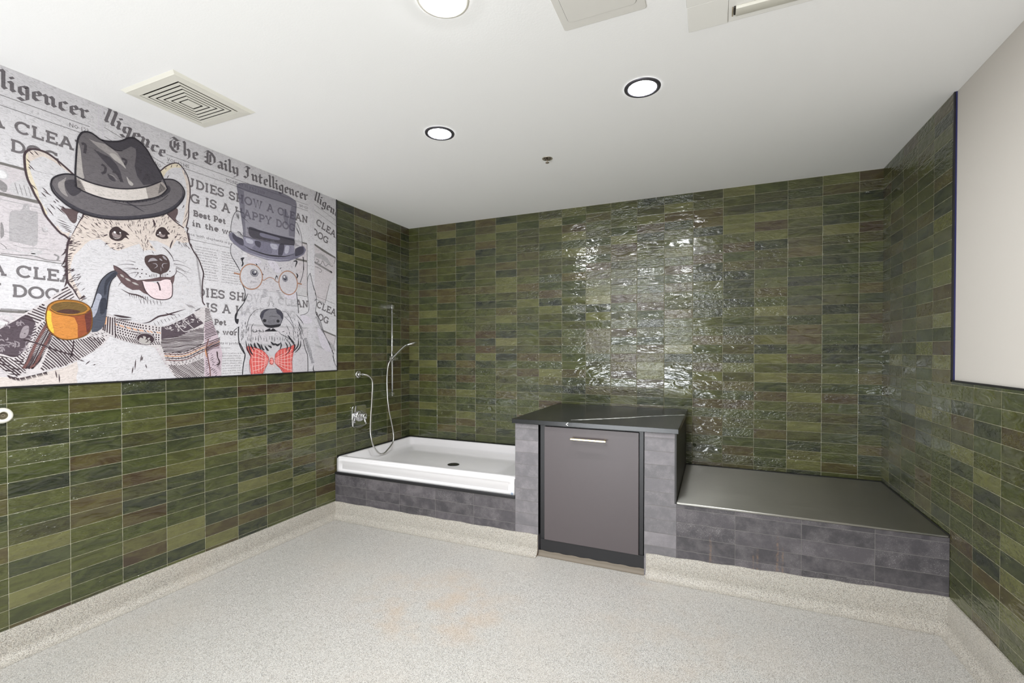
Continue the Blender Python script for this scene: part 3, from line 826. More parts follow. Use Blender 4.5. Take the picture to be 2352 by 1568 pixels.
def slab_lower():
    G = {}; x = .70; t = .1; lo = t; hi = x-t+.02
    def sf(px, y, h=.15): return [(px-h, y), (px+h, y)]
    G['B'] = (.86, [[(.24, .1), (.24, .9)], [(.06, .9), (.46, .9)]+arc(.48, .70, .2, .2, 90, -90, 8)+[(.24, .5)], [(.24, .5), (.50, .5)]+arc(.52, .30, .23, .2, 90, -90, 8)+[(.06, .1)]])
    G['P'] = (.80, [[(.24, .1), (.24, .9)], [(.06, .9), (.46, .9)]+arc(.48, .66, .24, .24, 90, -90, 8)+[(.24, .42)], sf(.24, .1, .18)])
    G['e'] = (.70, [[(.10, .36), (.58, .36)]+arc(.35, .35, .25, .26, 0, 310, 16)])
    G['s'] = (.58, [arc(.28, .47, .18, .14, 20, 250, 8)+arc(.28, .22, .2, .13, 70, -160, 8), [(.47, .62), (.47, .48)], [(.08, .08), (.08, .22)]])
    G['t'] = (.52, [[(.24, .86), (.24, .2)]+arc(.36, .2, .12, .11, 180, 340, 6), [(.06, .58), (.46, .58)]])
    G['i'] = (.42, [[(.22, lo), (.22, .58)], sf(.22, lo, .16), [(.06, .58), (.22, .58)], [(.15, .86), (.29, .86)]])
    G['n'] = (.84, [[(.20, lo), (.20, .58)], [(.06, .58), (.20, .58)], [(.20, .46)]+arc(.40, .40, .2, .19, 150, 0, 8)+[(.60, lo)], sf(.20, lo, .14), sf(.62, lo, .14)])
    G['h'] = (.84, [[(.20, lo), (.20, .94)], [(.06, .94), (.20, .94)], [(.20, .46)]+arc(.40, .40, .2, .19, 150, 0, 8)+[(.60, lo)], sf(.20, lo, .14), sf(.62, lo, .14)])
    G['w'] = (1.06, [[(.14, .58), (.32, .1), (.52, .58), (.72, .1), (.90, .58)], sf(.14, .58, .12), sf(.90, .58, .12)])
    G['o'] = (.70, [arc(.35, .35, .25, .26, 0, 360, 20)])
    G['r'] = (.58, [[(.20, lo), (.20, .58)], [(.06, .58), (.20, .58)], [(.20, .42)]+arc(.42, .38, .2, .2, 150, 60, 5), sf(.20, lo, .15)])
    G['l'] = (.42, [[(.22, lo), (.22, .94)], sf(.22, lo, .16), [(.06, .94), (.22, .94)]])
    G['d'] = (.78, [arc(.33, .35, .23, .26, 0, 360, 18), [(.58, lo), (.58, .94)], [(.42, .94), (.58, .94)], [(.58, lo), (.74, lo)]])
    return G
def black_letter():
    G = {}; mn = [(0, .90), (.15, .78), (.15, .20), (.29, .07)]
    G['i'] = (.36, [mn, [(.10, 1.36), (.20, 1.24)]])
    G['n'] = (.78, [mn, [(.16, .76), (.40, .95), (.56, .78), (.56, .20), (.70, .07)]])
    G['e'] = (.62, [[(.17, .46), (.52, .66), (.46, .86), (.34, .96), (.13, .80), (.13, .22), (.32, .06), (.54, .20)]])
    G['c'] = (.60, [[(.53, .84), (.36, .96), (.13, .78), (.13, .22), (.32, .06), (.54, .20)]])
    G['r'] = (.60, [mn, [(.16, .76), (.38, .96), (.52, .84)]])
    G['l'] = (.36, [[(.03, 1.72), (.15, 1.60), (.15, .20), (.29, .07)]])
    G['g'] = (.70, [[(.52, .90), (.32, .95), (.13, .78), (.13, .30), (.30, .10), (.53, .26)], [(.44, .98), (.55, .86), (.55, -.22), (.32, -.44), (.04, -.28)]])
    G['t'] = (.52, [[(.16, 1.30), (.16, .20), (.32, .06), (.48, .18)], [(.0, .93), (.46, .93)]])
    G['a'] = (.70, [[(.10, .76), (.30, .96), (.52, .80), (.52, .20), (.66, .07)], [(.52, .58), (.15, .40), (.15, .16), (.30, .05), (.52, .26)]])
    G['y'] = (.74, [[(0, .90), (.15, .78), (.15, .25), (.34, .08), (.56, .26)], [(.44, .98), (.58, .84), (.58, -.10), (.34, -.34), (.12, -.46)]])
    G['h'] = (.78, [[(.03, 1.72), (.15, 1.60), (.15, .20), (.29, .07)], [(.16, .76), (.42, .96), (.58, .78), (.58, .0), (.40, -.30)]])
    G['T'] = (1.14, [[(.10, 1.52), (.30, 1.74), (.74, 1.52), (1.0, 1.72)], [(.34, 1.48), (.08, 1.15), (.06, .58), (.30, .16), (.66, .05), (1.0, .34)], [(.44, 1.34), (.44, .52)], [(.74, 1.30), (.74, .40)], [(.44, .95), (.92, .95)]])
    G['D'] = (1.16, [[(-.04, 1.44), (.20, 1.74), (.66, 1.60), (.98, 1.16), (.98, .54), (.62, .08), (.18, .18), (-.04, .32)], [(.24, 1.56), (.24, .24)], [(.52, 1.40), (.52, .36)], [(-.06, .84), (.24, .84)]])
    G['I'] = (.80, [[(.02, 1.46), (.22, 1.72), (.66, 1.58)], [(.40, 1.58), (.40, .38), (.20, .06), (-.06, .22)], [(.18, 1.1), (.40, .9)]])
    G[' '] = (.50, [])
    return G
CAPS, LOW, BLK = slab_caps(), slab_lower(), black_letter()
def write(a, G, text, y0, z0, h, mat, L, wgt, y1=None, gap=.06, space=.42):
    adv = []; x = 0
    for ch in text:
        w_ = G[ch][0] if ch in G else space
        adv.append(x); x += w_+gap
    tot = x-gap
    sx = (y1-y0)/tot if y1 is not None else h
    for ch, x in zip(text, adv):
        if ch not in G: continue
        for stx in G[ch][1]:
            a.stroke([(y0+(x+p[0])*sx, z0+p[1]*h) for p in stx], wgt, mat, L, 0, smooth=False)
            for p in stx[1:-1]:                      # round joints
                a.ell((y0+(x+p[0])*sx, z0+p[1]*h), wgt*.5, wgt*.5, mat, L+.5, n=8)
def write_black(a, text, y0, z0, xh, mat, L, y1, nib=.016, gap=.10):
    adv = []; x = 0
    for ch in text: adv.append(x); x += BLK[ch][0]+gap
    sx = (y1-y0)/(x-gap); ny, nz = math.cos(math.radians(38))*nib/2, math.sin(math.radians(38))*nib/2
    for ch, x in zip(text, adv):
        for stx in BLK[ch][1]:
            P = [(y0+(x+p[0])*sx, z0+p[1]*xh) for p in stx]
            for p, q in zip(P, P[1:]):
                a.poly([(p[0]-ny, p[1]-nz), (q[0]-ny, q[1]-nz), (q[0]+ny, q[1]+nz), (p[0]+ny, p[1]+nz)], mat, L)
                # give the flat nib its thin edge
                e = nib*.12
                a.stroke([(p[0]-ny, p[1]-nz), (p[0]+ny, p[1]+nz)], e, mat, L, 0, False)
_cache = {}
def small(a, text, y0, z0, h, mat, L, y1=None):
    """small sans print: Blender's built-in letters turned into flat polygons"""
    if text not in _cache:
        cu = bpy.data.curves.new('t', 'FONT'); cu.body = text; cu.resolution_u = 1; cu.size = 1
        o = bpy.data.objects.new('t', cu); C.objects.link(o)
        dg = bpy.context.evaluated_depsgraph_get(); me = bpy.data.meshes.new_from_object(o.evaluated_get(dg))
        _cache[text] = [[(me.vertices[i].co.x, me.vertices[i].co.y) for i in p.vertices] for p in me.polygons]
        bpy.data.objects.remove(o); bpy.data.curves.remove(cu); bpy.data.meshes.remove(me)
    T = _cache[text]
    if not T: return
    x0 = min(p[0] for q in T for p in q); x1 = max(p[0] for q in T for p in q)
    k = h/.70; sx = (y1-y0)/(x1-x0) if y1 is not None else k
    for q in T: a.poly([(y0+(p[0]-x0)*sx, z0+p[1]*k) for p in q], mat, L)

LOREM = ['Lorem ipsum dolor sit', 'amet consectetur adi', 'piscing elit sed do', 'eiusmod tempor incid', 'idunt ut labore et do', 'lore magna aliqua ut', 'enim ad minim veniam', 'quis nostrud exerci', 'tation ullamco labo', 'ris nisi ut aliquip', 'ex ea commodo conse', 'quat duis aute irure', 'dolor in reprehen', 'derit in voluptate']
def page():
    a = Art()
    write_black(a, 'The Daily Intelligencer', -2.205, 2.451, .0455, 'mast', 1, -1.252, nib=.0165)
    for z in (2.421, 2.3775): a.poly([(-2.222, z-.0011), (-1.250, z-.0011), (-1.250, z+.0011), (-2.222, z+.0011)], 'rule', 1)
    small(a, 'VOL 12345', -2.221, 2.386, .020, 'ink', 1, -2.103)
    small(a, 'MONDAY 15 JULY 2018', -1.880, 2.388, .020, 'ink', 1, -1.614)
    small(a, 'NO 123', -1.327, 2.388, .020, 'ink', 1, -1.254)
    for dz in (0, -.627):
        write(a, CAPS, 'STUDIES SHOW A CLEAN', -2.222, 2.282+dz, .053, 'ink', 1, .0100, -1.252)
        write(a, CAPS, 'DOG IS A HAPPY DOG', -2.207, 2.195+dz, .053, 'ink', 1, .0100, -1.366)
        write(a, LOW, 'Best Pet', -2.083, 2.119+dz, .036, 'ink', 1, .0088, -1.888)
        write(a, LOW, 'in the world', -2.088, 2.060+dz, .036, 'ink', 1, .0088, -1.765)
        small(a, 'nce with elephants is prohibited', -2.111, 2.002+dz, .0165, 'ink', 1, -1.755)
        a.poly([(-2.222, 1.978+dz), (-1.862, 1.978+dz), (-1.862, 1.980+dz), (-2.222, 1.980+dz)], 'rule', 1)
        for c0, c1, sh in ((-2.222, -2.092, 6), (-2.071, -1.936, 0), (-1.914, -1.783, 4)):
            for k in range(13):
                if MURAL_Z > 1.945-.0155*k+dz: break
                small(a, LOREM[(k+sh) % 14], c0, 1.943-.0155*k+dz, .0075, 'ink', 1, c1-.004*((k*7) % 4))
    # framed picture in the right column: a kitchen shelf
    for dz in (0, -.627):
        a.poly([(-1.745, 1.745+dz), (-1.262, 1.745+dz), (-1.262, 2.131+dz), (-1.745, 2.131+dz)], 'pinkgrey', 0)
        a.stroke([(-1.745, 2.131+dz), (-1.262, 2.131+dz)], .011, 'shelf', 2, 0, False)
        a.stroke([(-1.262, 2.131+dz), (-1.262, 1.745+dz)], .004, 'shelf', 2, 0, False)
        a.stroke([(-1.745, 1.745+dz), (-1.262, 1.738+dz)], .003, 'shelf', 2, 0, False)
        a.stroke([(-1.745, 2.001+dz), (-1.262, 2.001+dz)], .014, 'shelf', 2, 0, False)
        a.ell((-1.555, 2.085+dz), .022, .022, 'grey1', 1).ell((-1.555, 2.085+dz), .016, .016, 'white', 2)
        a.fill([(-1.575, 2.065+dz), (-1.540, 2.045+dz), (-1.545, 2.012+dz), (-1.570, 2.03+dz)], 'grey3', 1)
        a.fill([(-1.530, 2.05+dz), (-1.49, 2.085+dz), (-1.45, 2.08+dz), (-1.43, 2.015+dz), (-1.52, 2.012+dz)], 'grey1', 1)
        for k in range(5): a.stroke([(-1.515+.014*k, 2.06+dz), (-1.505+.014*k, 2.018+dz)], .0022, 'grey3', 2)
        a.stroke([(-1.745, 1.982+dz), (-1.40, 1.975+dz)], .004, 'grey2', 1)
    return a
base_page = page()
# the hanging cutting board and jars of the left-hand picture, measured on the wall
left_bits = Art()
left_bits.fill(cB((85, -45), (170, -62), (195, -80), (205, -112), (232, -125), (258, -110), (262, -70), (310, -55), (335, -30), (332, 215), (318, 245), (290, 252), (110, 212), (80, 190)), 'grey2', 2)
left_bits.fill(cB((230, -102), (240, -100), (240, -92), (230, -92)), 'grey1', 3)
left_bits.fill(cB((0, 50), (20, 60), (32, 140), (20, 175), (0, 178)), 'grey3', 2)
left_bits.stroke(cB((60, 215), (180, 265), (360, 280), (560, 300)), .003, 'grey2', 2, 2).stroke(cB((0, 280), (120, 295), (240, 320), (420, 325)), .006, 'grey1', 2, 2).stroke(cB((0, 320), (150, 335), (300, 345), (420, 380), (540, 388)), .004, 'grey3', 2, 0)
left_bits.stroke(cB((480, 330), (520, 350), (510, 385)), .007, 'grey3', 2, 0).stroke(cB((0, 230), (40, 260), (60, 290)), .003, 'grey3', 2)
left_bits.fill(cB((270, 300), (330, 290), (380, 310), (300, 345)), 'grey1', 2).stroke(cB((375, 95), (390, 125), (425, 120)), .005, 'grey2', 2).ell(cB((410, 98))[0], .007, .008, 'grey1', 2)
left_bits.ell(cH((60, 570))[0], .026, .022, 'grey1', 2).ell(cH((60, 570))[0], .018, .016, 'pinkgrey', 3).stroke(cH((0, 440), (250, 455), (480, 470)), .008, 'grey3', 2, 0)
right_bits = Art()      # the drawing on the strip at the right edge
right_bits.fill(cD((1575, 70), (1690, 150), (1790, 220), (1790, 330), (1740, 420), (1680, 560), (1578, 530)), 'pinkgrey', 2, False)
right_bits.stroke(cD((1580, 200), (1680, 260), (1755, 310)), .008, 'grey3', 4, 0).fill(cD((1580, 105), (1640, 105), (1710, 150), (1742, 225), (1660, 170), (1590, 140)), 'grey2', 3)
right_bits.stroke(cD((1590, 160), (1620, 180), (1600, 200), (1640, 215), (1660, 180), (1690, 235), (1720, 215), (1760, 240), (1765, 225)), .006, 'grey3', 4).stroke(cD((1580, 240), (1630, 260), (1650, 285), (1635, 300), (1620, 290)), .005, 'grey3', 4)
right_bits.stroke(cD((1575, 10), (1680, 85), (1795, 150)), .008, 'shelf', 4, 0).fill(cD((1600, 985), (1700, 1010), (1775, 1075), (1790, 1140), (1700, 1060), (1610, 1040)), 'grey2', 3)
right_bits.stroke(cD((1600, 560), (1680, 590), (1795, 640)), .003, 'grey3', 3, 0)

mu = thing('wall_mural', (.004, -2.2, MURAL_Z), 'large printed wall mural of two dogs in hats over old newspaper pages', 'mural')
MB().box(.0004, .0045, MUR0, MUR1, MURAL_Z, ZC-.0005).build('panel', AM['paper'], mu)
MB().box(.0004, .0075, MUR0, MUR1+.008, MURAL_Z-.007, MURAL_Z).box(.0004, .0075, MUR1, MUR1+.008, MURAL_Z, ZC-.0005).build('edge_trim', M_TRIM, mu, weld=False)
pr = Art(); per = 1.316
pr.p += base_page.p
pr.p += base_page.moved(-per).clipped(-3.45, -2.537).p
tilt = Art(); TR = math.radians(-16.57)
for zs, za, zb in ((0, 1.735, ZC-.001), (-.627, MURAL_Z+.001, 1.735)):
    tilt.p += base_page.clipped(-3, 0, za, zb).moved(rot=TR, piv=(-1.600, 2.421+zs), dst=(-1.221, 2.4533+zs)).clipped(-3, 0, za-.03, zb).p
pr.p += tilt.clipped(-1.192, -.975).p
pr.p += tilt.moved(-per).clipped(-2.508, -2.228).p
for y in (-2.530, -2.514, -1.228, -1.206, -1.198):
    pr.stroke([(y, MURAL_Z+.004), (y, ZC-.006)], .0022, 'lilac', 1, 0, False)
pr.p += left_bits.p+right_bits.p
pr.build('newspaper_print', mu)
# ---------------------------------------------------------------- the corgi in the fedora
dog = Art()
lear = cE((1200, 870), (1100, 770), (1000, 690), (900, 605), (790, 530), (690, 485), (560, 455), (460, 470), (402, 510), (392, 640), (405, 780), (440, 930), (500, 1060), (570, 1210), (660, 1360), (740, 1540))+cG((30, 345), (110, 395), (165, 440), (255, 330), (400, 60), (420, -60))
dog.fill(lear, 'fur', 3, False)
dog.fill(cE((440, 490), (560, 470), (700, 500), (830, 575), (1000, 700), (1170, 850), (1120, 830), (980, 730), (850, 640), (700, 570), (600, 590), (480, 640)), 'tan', 4)
dog.fill(cE((420, 520), (440, 520), (470, 640), (480, 780), (550, 980), (610, 1130), (650, 1290), (760, 1480), (730, 1500), (560, 1190), (440, 930), (412, 700)), 'tan2', 4)
dog.fill(cG((0, 320), (0, 240), (60, 330), (150, 360), (190, 330), (165, 430), (100, 390)), 'tan', 4)
rear = cF((1800, 760), (1870, 680), (1960, 610), (2060, 570), (2140, 575), (2210, 650), (2275, 760), (2312, 900), (2320, 1060), (2300, 1230), (2295, 1400), (2262, 1560))+cG((1965, 285), (1950, 320), (1900, 290), (1780, 190), (1660, 80))
dog.fill(rear, 'fur', 3, False)
dog.fill(cF((1850, 700), (1960, 620), (2060, 580), (2140, 590), (2180, 640), (2060, 640), (1960, 700), (1900, 790)), 'tan2', 4)
dog.fill(cF((2190, 660), (2260, 760), (2305, 900), (2312, 1060), (2285, 1390), (2250, 1546), (2200, 1540), (2240, 1300), (2270, 1050), (2250, 850)), 'tan', 4)
headL = cG((400, 60), (345, 170), (255, 330), (190, 430), (160, 520), (145, 650), (140, 800), (145, 950), (152, 1080), (205, 1160), (270, 1260), (330, 1380))
headR = cG((1660, 70), (1760, 180), (1900, 285), (1962, 400), (1990, 520), (2050, 640), (2120, 750), (2160, 850), (2195, 965), (2182, 1080), (2176, 1230), (2182, 1380), (2215, 1440))
chestL = cH((1560, 850), (1330, 1050), (1100, 1180), (700, 1290), (400, 1400), (60, 1410), (-160, 1390))
chestB = cH((-160, 1562), (500, 1545), (1000, 1522), (1631, 1500))+cI((700, 1465), (1110, 1450))
chestR = cI((1000, 1320), (900, 1180), (800, 1020), (1000, 640), (1490, 390))
dog.fill(headL+cH((1130, 310), (1300, 560), (1520, 700))+chestL+chestB+chestR+headR[::-1], 'fur', 3, False)
dog.fill(cH((-160, 1400), (100, 1420), (450, 1400), (900, 1280), (1100, 1190), (1120, 1300), (1090, 1420), (1110, 1515), (400, 1550), (-160, 1565)), 'chest', 4, False)
tan = cG((400, 60), (560, 110), (800, 150), (1000, 165), (1300, 148), (1660, 75), (1760, 180), (1900, 285), (1962, 400), (1985, 500), (1880, 510), (1790, 470), (1710, 590), (1640, 545), (1500, 480), (1370, 470), (1490, 640), (1400, 610), (1295, 625), (1230, 520), (1150, 545), (1050, 580), (920, 625), (800, 585), (720, 500), (640, 450), (500, 470), (420, 525), (350, 605), (250, 700), (205, 850), (200, 960), (240, 1060), (330, 1235), (400, 1370), (330, 1380), (270, 1260), (205, 1160), (152, 1080), (145, 950), (140, 800), (145, 650), (160, 520), (190, 430), (255, 330), (345, 170))
dog.fill(tan, 'tan', 4, False)
dog.fill(cG((60, -10), (340, 20), (305, 75), (292, 180), (250, 216), (190, 170), (130, 80)), 'eardark', 5)
dog.fill(cG((1640, 60), (1790, -10), (1812, 60), (1780, 150), (1845, 210), (1750, 165)), 'eardark', 5)
W = .0062
for pth in (cE((1200, 870), (1000, 690), (790, 530), (650, 468), (520, 445), (430, 480), (392, 540), (392, 640), (405, 780), (440, 930), (500, 1060), (570, 1210), (660, 1360), (740, 1540))+cG((30, 345), (110, 395), (165, 440)), ):
    dog.stroke(pth, .0085, 'line', 6)
dog.stroke(cG((400, 60), (375, 130), (345, 170), (255, 330), (215, 420)), .0075, 'line', 6, 1)
dog.stroke(headL[3:], .0085, 'line', 6)
for p, q in (((150, 600), (60, 700)), ((140, 720), (62, 850)), ((140, 850), (62, 850)), ((140, 960), (80, 1000)), ((150, 1060), (105, 1170)), ((270, 1230), (262, 1300)), ((410, 1300), (330, 1350))):
    a, c = cG(p, q); dog.stroke([a, ((a[0]+c[0])/2, (a[1]+c[1])/2-.004), c], .010, 'line', 6, 1)
dog.stroke(cF((1850, 700), (1960, 612), (2060, 572), (2140, 578), (2210, 650), (2275, 760), (2312, 900), (2320, 1060), (2300, 1230), (2295, 1400), (2262, 1560))+cG((1965, 285), (1950, 360), (1990, 470)), .0058, 'line', 6)
dog.stroke(cG((1640, 60), (1760, 180), (1900, 285)), .006, 'line', 6)
dog.stroke(headR[3:], .0072, 'line', 6)
for p, q in (((1965, 360), (2000, 460)), ((2000, 520), (2040, 580)), ((2165, 850), (2210, 1030))):
    dog.stroke(cG(p, q), .006, 'line', 6, 1)
for p, q in (((460, 470), (545, 550)), ((545, 470), (625, 555)), ((420, 600), (490, 680)), ((450, 690), (560, 800)), ((450, 730), (500, 780)), ((470, 1000), (600, 1120)), ((920, 640), (1000, 740)), ((680, 1070), (780, 1170)), ((700, 1130), (830, 1210)), ((660, 1150), (750, 1240)), ((800, 1340), (900, 1440)), ((900, 1380), (1060, 1520)), ((940, 1360), (1090, 1450)), ((760, 1400), (870, 1540)), ((1000, 1370), (1080, 1450)), ((890, 1260), (960, 1320)), ((860, 1290), (910, 1330))):
    dog.stroke(cE(p, q), .0042, 'line', 6, 2)
for p, q in (((0, 150), (150, 215)), ((0, 190), (210, 270)), ((20, 230), (220, 300)), ((60, 260), (230, 340)), ((110, 310), (230, 360))): dog.stroke(cG(p, q), .003, 'line', 6, 2)
dog.stroke(cE((560, 800), (750, 850), (900, 870)), .0016, 'grey2', 5)
for p, q in (((2040, 590), (2025, 640)), ((1950, 640), (1940, 670)), ((2130, 590), (2110, 630)), ((1995, 750), (1960, 810)), ((2290, 1290), (2240, 1420)), ((2280, 1400), (2210, 1500)), ((2230, 1210), (2200, 1270)), ((2230, 700), (2250, 760))):
    dog.stroke(cF(p, q), .0032, 'line', 6, 2)
# fur of forehead and cheek
def toward(cy, cz): return lambda p: math.atan2(p[1]-cz, p[0]-cy)
fc = cG((1300, 760))[0]
fore = cG((420, 100), (700, 150), (1000, 175), (1300, 160), (1650, 90), (1880, 290), (1960, 430), (1880, 500), (1700, 430), (1640, 290), (1500, 270), (1450, 380), (1330, 560), (1120, 420), (1000, 300), (880, 250), (760, 350), (720, 470), (500, 450), (300, 480), (210, 470), (280, 330))
dog.fur(fore, 150, .019, toward(*fc), .0026, 'line', 6, 3, .45)
dog.fur(cG((190, 440), (420, 480), (330, 600), (230, 700), (200, 900), (155, 1000), (145, 700)), 46, .020, math.radians(205), .0030, 'line', 6, 4, .25)
dog.fur(cG((160, 880), (330, 880), (430, 1200), (480, 1380), (400, 1380), (240, 1180), (165, 1080)), 34, .024, math.radians(222), .0028, 'line', 6, 5, .25)
dog.fur(cG((720, 500), (900, 500), (1060, 520), (1000, 590), (880, 620), (780, 580)), 26, .014, math.radians(205), .0024, 'line', 6, 6, .5)
dog.fur(cG((1250, 420), (1350, 420), (1500, 640), (1290, 620)), 18, .014, math.radians(285), .0026, 'line', 6, 7, .4)
dog.fur(cG((1800, 480), (1960, 470), (2010, 580), (1950, 600)), 14, .016, math.radians(300), .0028, 'line', 6, 8, .2)
for k in range(26):
    f = k/25; p = headR[5][0]; 
    y0_, z0_ = cG((2100+70*min(1, f*1.2), 700+640*f))[0]
    dog.stroke([(y0_-.012, z0_+.020), (y0_+.004, z0_-.002)], .0020, 'line', 6, 2)
dog.stroke(cG((1430, 150), (1455, 200), (1450, 280)), .008, 'line', 6, 2).stroke(cG((1425, 180), (1470, 220), (1450, 270)), .006, 'line', 6, 2)
dog.stroke(cG((1740, 460), (1710, 530), (1690, 600)), .007, 'line', 6, 2).stroke(cG((690, 410), (760, 380)), .006, 'line', 6, 2)
# eyes
dog.fill(cG((780, 360), (800, 310), (850, 270), (915, 268), (975, 315), (1030, 340), (1082, 392), (1035, 395), (1080, 455), (1020, 430), (965, 470), (890, 480), (820, 455), (785, 420)), 'eye', 6)
c = cG((893, 385))[0]; dog.ell(c, .0205, .0165, 'iris', 7).ell(cG((915, 352))[0], .0105, .012, 'eye', 8).ell(cG((862, 350))[0], .0048, .0055, 'white', 9).ell(cG((945, 357))[0], .0034, .0040, 'white', 9)
dog.stroke(cG((830, 415), (880, 445), (950, 430)), .004, 'fehi', 8, 2)
dog.fill(cG((1475, 380), (1495, 320), (1550, 275), (1610, 280), (1650, 325), (1692, 375), (1655, 388), (1665, 440), (1590, 450), (1530, 430), (1490, 410)), 'eye', 6)
c = cG((1570, 385))[0]; dog.ell(c, .0165, .0140, 'iris', 7).ell(cG((1588, 360))[0], .0100, .0105, 'eye', 8).ell(cG((1540, 355))[0], .0042, .0050, 'white', 9).ell(cG((1510, 385))[0], .003, .003, 'white', 9)
# nose
dog.fill(cG((1310, 770), (1322, 712), (1390, 688), (1480, 692), (1570, 680), (1640, 712), (1685, 790), (1685, 880), (1650, 940), (1590, 965), (1550, 985), (1500, 962), (1420, 940), (1370, 880), (1330, 830)), 'nose', 6)
dog.fill(cG((1362, 795), (1395, 745), (1450, 735), (1508, 772), (1450, 778), (1400, 785)), 'noselight', 7).fill(cG((1578, 705), (1610, 712), (1650, 768), (1600, 745)), 'noselight', 7).fill(cG((1530, 745), (1552, 745), (1580, 775), (1550, 770)), 'noselight', 7)
dog.stroke(cG((1430, 818), (1480, 822), (1500, 858), (1455, 892)), .0045, 'noselight', 7, 2).stroke(cG((1655, 818), (1592, 822), (1575, 858), (1600, 890)), .0045, 'noselight', 7, 2).stroke(cG((1552, 870), (1558, 940)), .003, 'noselight', 7, 2)
# mouth, teeth, tongue
dog.fill(cG((838, 838), (900, 862), (960, 900), (1010, 950), (1100, 1028), (1200, 1068), (1300, 1060), (1400, 1048), (1545, 1018), (1700, 1022), (1765, 985), (1755, 1075), (1735, 1130), (1700, 1062), (1560, 1078), (1400, 1088), (1285, 1090), (1300, 1180), (1372, 1290), (1300, 1262), (1230, 1212), (1130, 1215), (1040, 1170), (960, 1100), (890, 992), (850, 900)), 'mouth', 6, False)
dog.stroke(cG((1550, 985), (1545, 1030)), .006, 'line', 7)
dog.stroke(cG((840, 840), (1010, 950), (1100, 1035), (1200, 1070)), .008, 'line', 7, 2)
tg = cG((1275, 1087), (1340, 1090), (1420, 1095), (1500, 1112), (1540, 1085), (1600, 1060), (1660, 1055), (1705, 1075), (1726, 1130), (1730, 1230), (1718, 1310), (1660, 1350), (1560, 1360), (1450, 1340), (1370, 1285), (1310, 1200))
dog.fill(tg, 'tongue', 7).stroke(tg[7:]+tg[:1], .0050, 'line', 8).stroke(cG((1500, 1092), (1530, 1150), (1545, 1222)), .008, 'line', 8, 0)
for a0, a1 in (((945, 978), (1005, 1028)), ((1018, 1035), (1105, 1085)), ((1120, 1098), (1225, 1142))): dog.stroke(cG(a0, a1), .010, 'fehi', 7, 2)
dog.stroke(cG((955, 1198), (1080, 1265), (1200, 1290), (1290, 1330), (1340, 1368)), .007, 'line', 7, 2)
for k in range(9):
    x = 1080+34*k; dog.stroke(cG((x, 1262+7*k), (x+14, 1330+8*k)), .0034, 'line', 7, 1)
for k in range(7):
    x = 1240+50*k; dog.stroke(cG((x, 1345+3*k), (x+22, 1430+2*k)), .0024, 'line', 7, 2)
for pth in (((1740, 775), (1830, 780), (1945, 825)), ((1750, 822), (1900, 850), (2030, 915)), ((1785, 865), (1880, 910), (1950, 985)), ((1790, 885), (1900, 930), (2030, 970)), ((1790, 930), (1900, 990), (1990, 1095)), ((1175, 800), (1100, 780), (1010, 775)), ((1150, 835), (1000, 825), (880, 850)), ((1170, 890), (1050, 885), (960, 905)), ((1200, 900), (1100, 905), (1000, 932)), ((1190, 950), (1110, 960), (1060, 985)), ((1218, 958), (1190, 990), (1156, 1036)), ((960, 1100), (930, 1130), (915, 1165))):
    dog.stroke(cG(*pth), .0028, 'line', 7, 1)
dog.stroke(cG((1570, 560), (1650, 620), (1720, 710), (1750, 780)), .0045, 'line', 7, 2).stroke(cG((1782, 870), (1785, 950), (1740, 1012)), .0036, 'line', 7, 2)
for p in ((1205, 895), (1275, 908), (1268, 967), (1210, 957), (1243, 1018), (1335, 975), (1690, 935), (1655, 980), (1385, 1005)): dog.ell(cG(p)[0], .0032, .0032, 'line', 7, n=10)
for k in range(7): dog.stroke(cG((1420+25*k+(60 if k > 3 else 0), 965), (1405+27*k+(60 if k > 3 else 0), 1030)), .0022, 'line', 7, 2)
# chest marks
dog.stroke(cI((600, 640), (700, 622), (830, 545), (950, 520), (1080, 480), (1230, 435)), .009, 'line', 7, 2).stroke(cI((930, 490), (1000, 515), (1080, 520)), .006, 'line', 7, 2)
for k in range(8): dog.stroke(cI((760+50*k, 620-16*k), (800+50*k, 690-20*k)), .0022, 'line', 7, 2)
for k in range(4): dog.stroke(cI((1220+25*k, 360+5*k), (1290+25*k, 420+5*k)), .0022, 'line', 7, 2)
for pth in (((505, 1160), (490, 1310)), ((470, 1260), (447, 1370)), ((590, 1090), (570, 1200)), ((605, 1120), (590, 1180)), ((645, 1230), (662, 1290))): dog.stroke(cI(*pth), .005, 'line', 7, 2)
for pth in (((790, 1320), (810, 1430)), ((840, 1370), (850, 1500)), ((1130, 1165), (1210, 1190)), ((1290, 1180), (1220, 1235)), ((1370, 1230), (1330, 1245))): dog.stroke(cH(*pth), .0045, 'line', 7, 2)
# faint lettering showing through the white fur
write(dog, CAPS, 'STU', *cD((40, 470))[0][:1], 1.655, .053, 'faint', 5, .006, cD((330, 500))[0][0])
write(dog, CAPS, 'DO', *cD((110, 600))[0][:1], 1.568, .053, 'faint', 5, .006, cD((310, 640))[0][0])
dogp = dog.build('corgi_picture', mu)

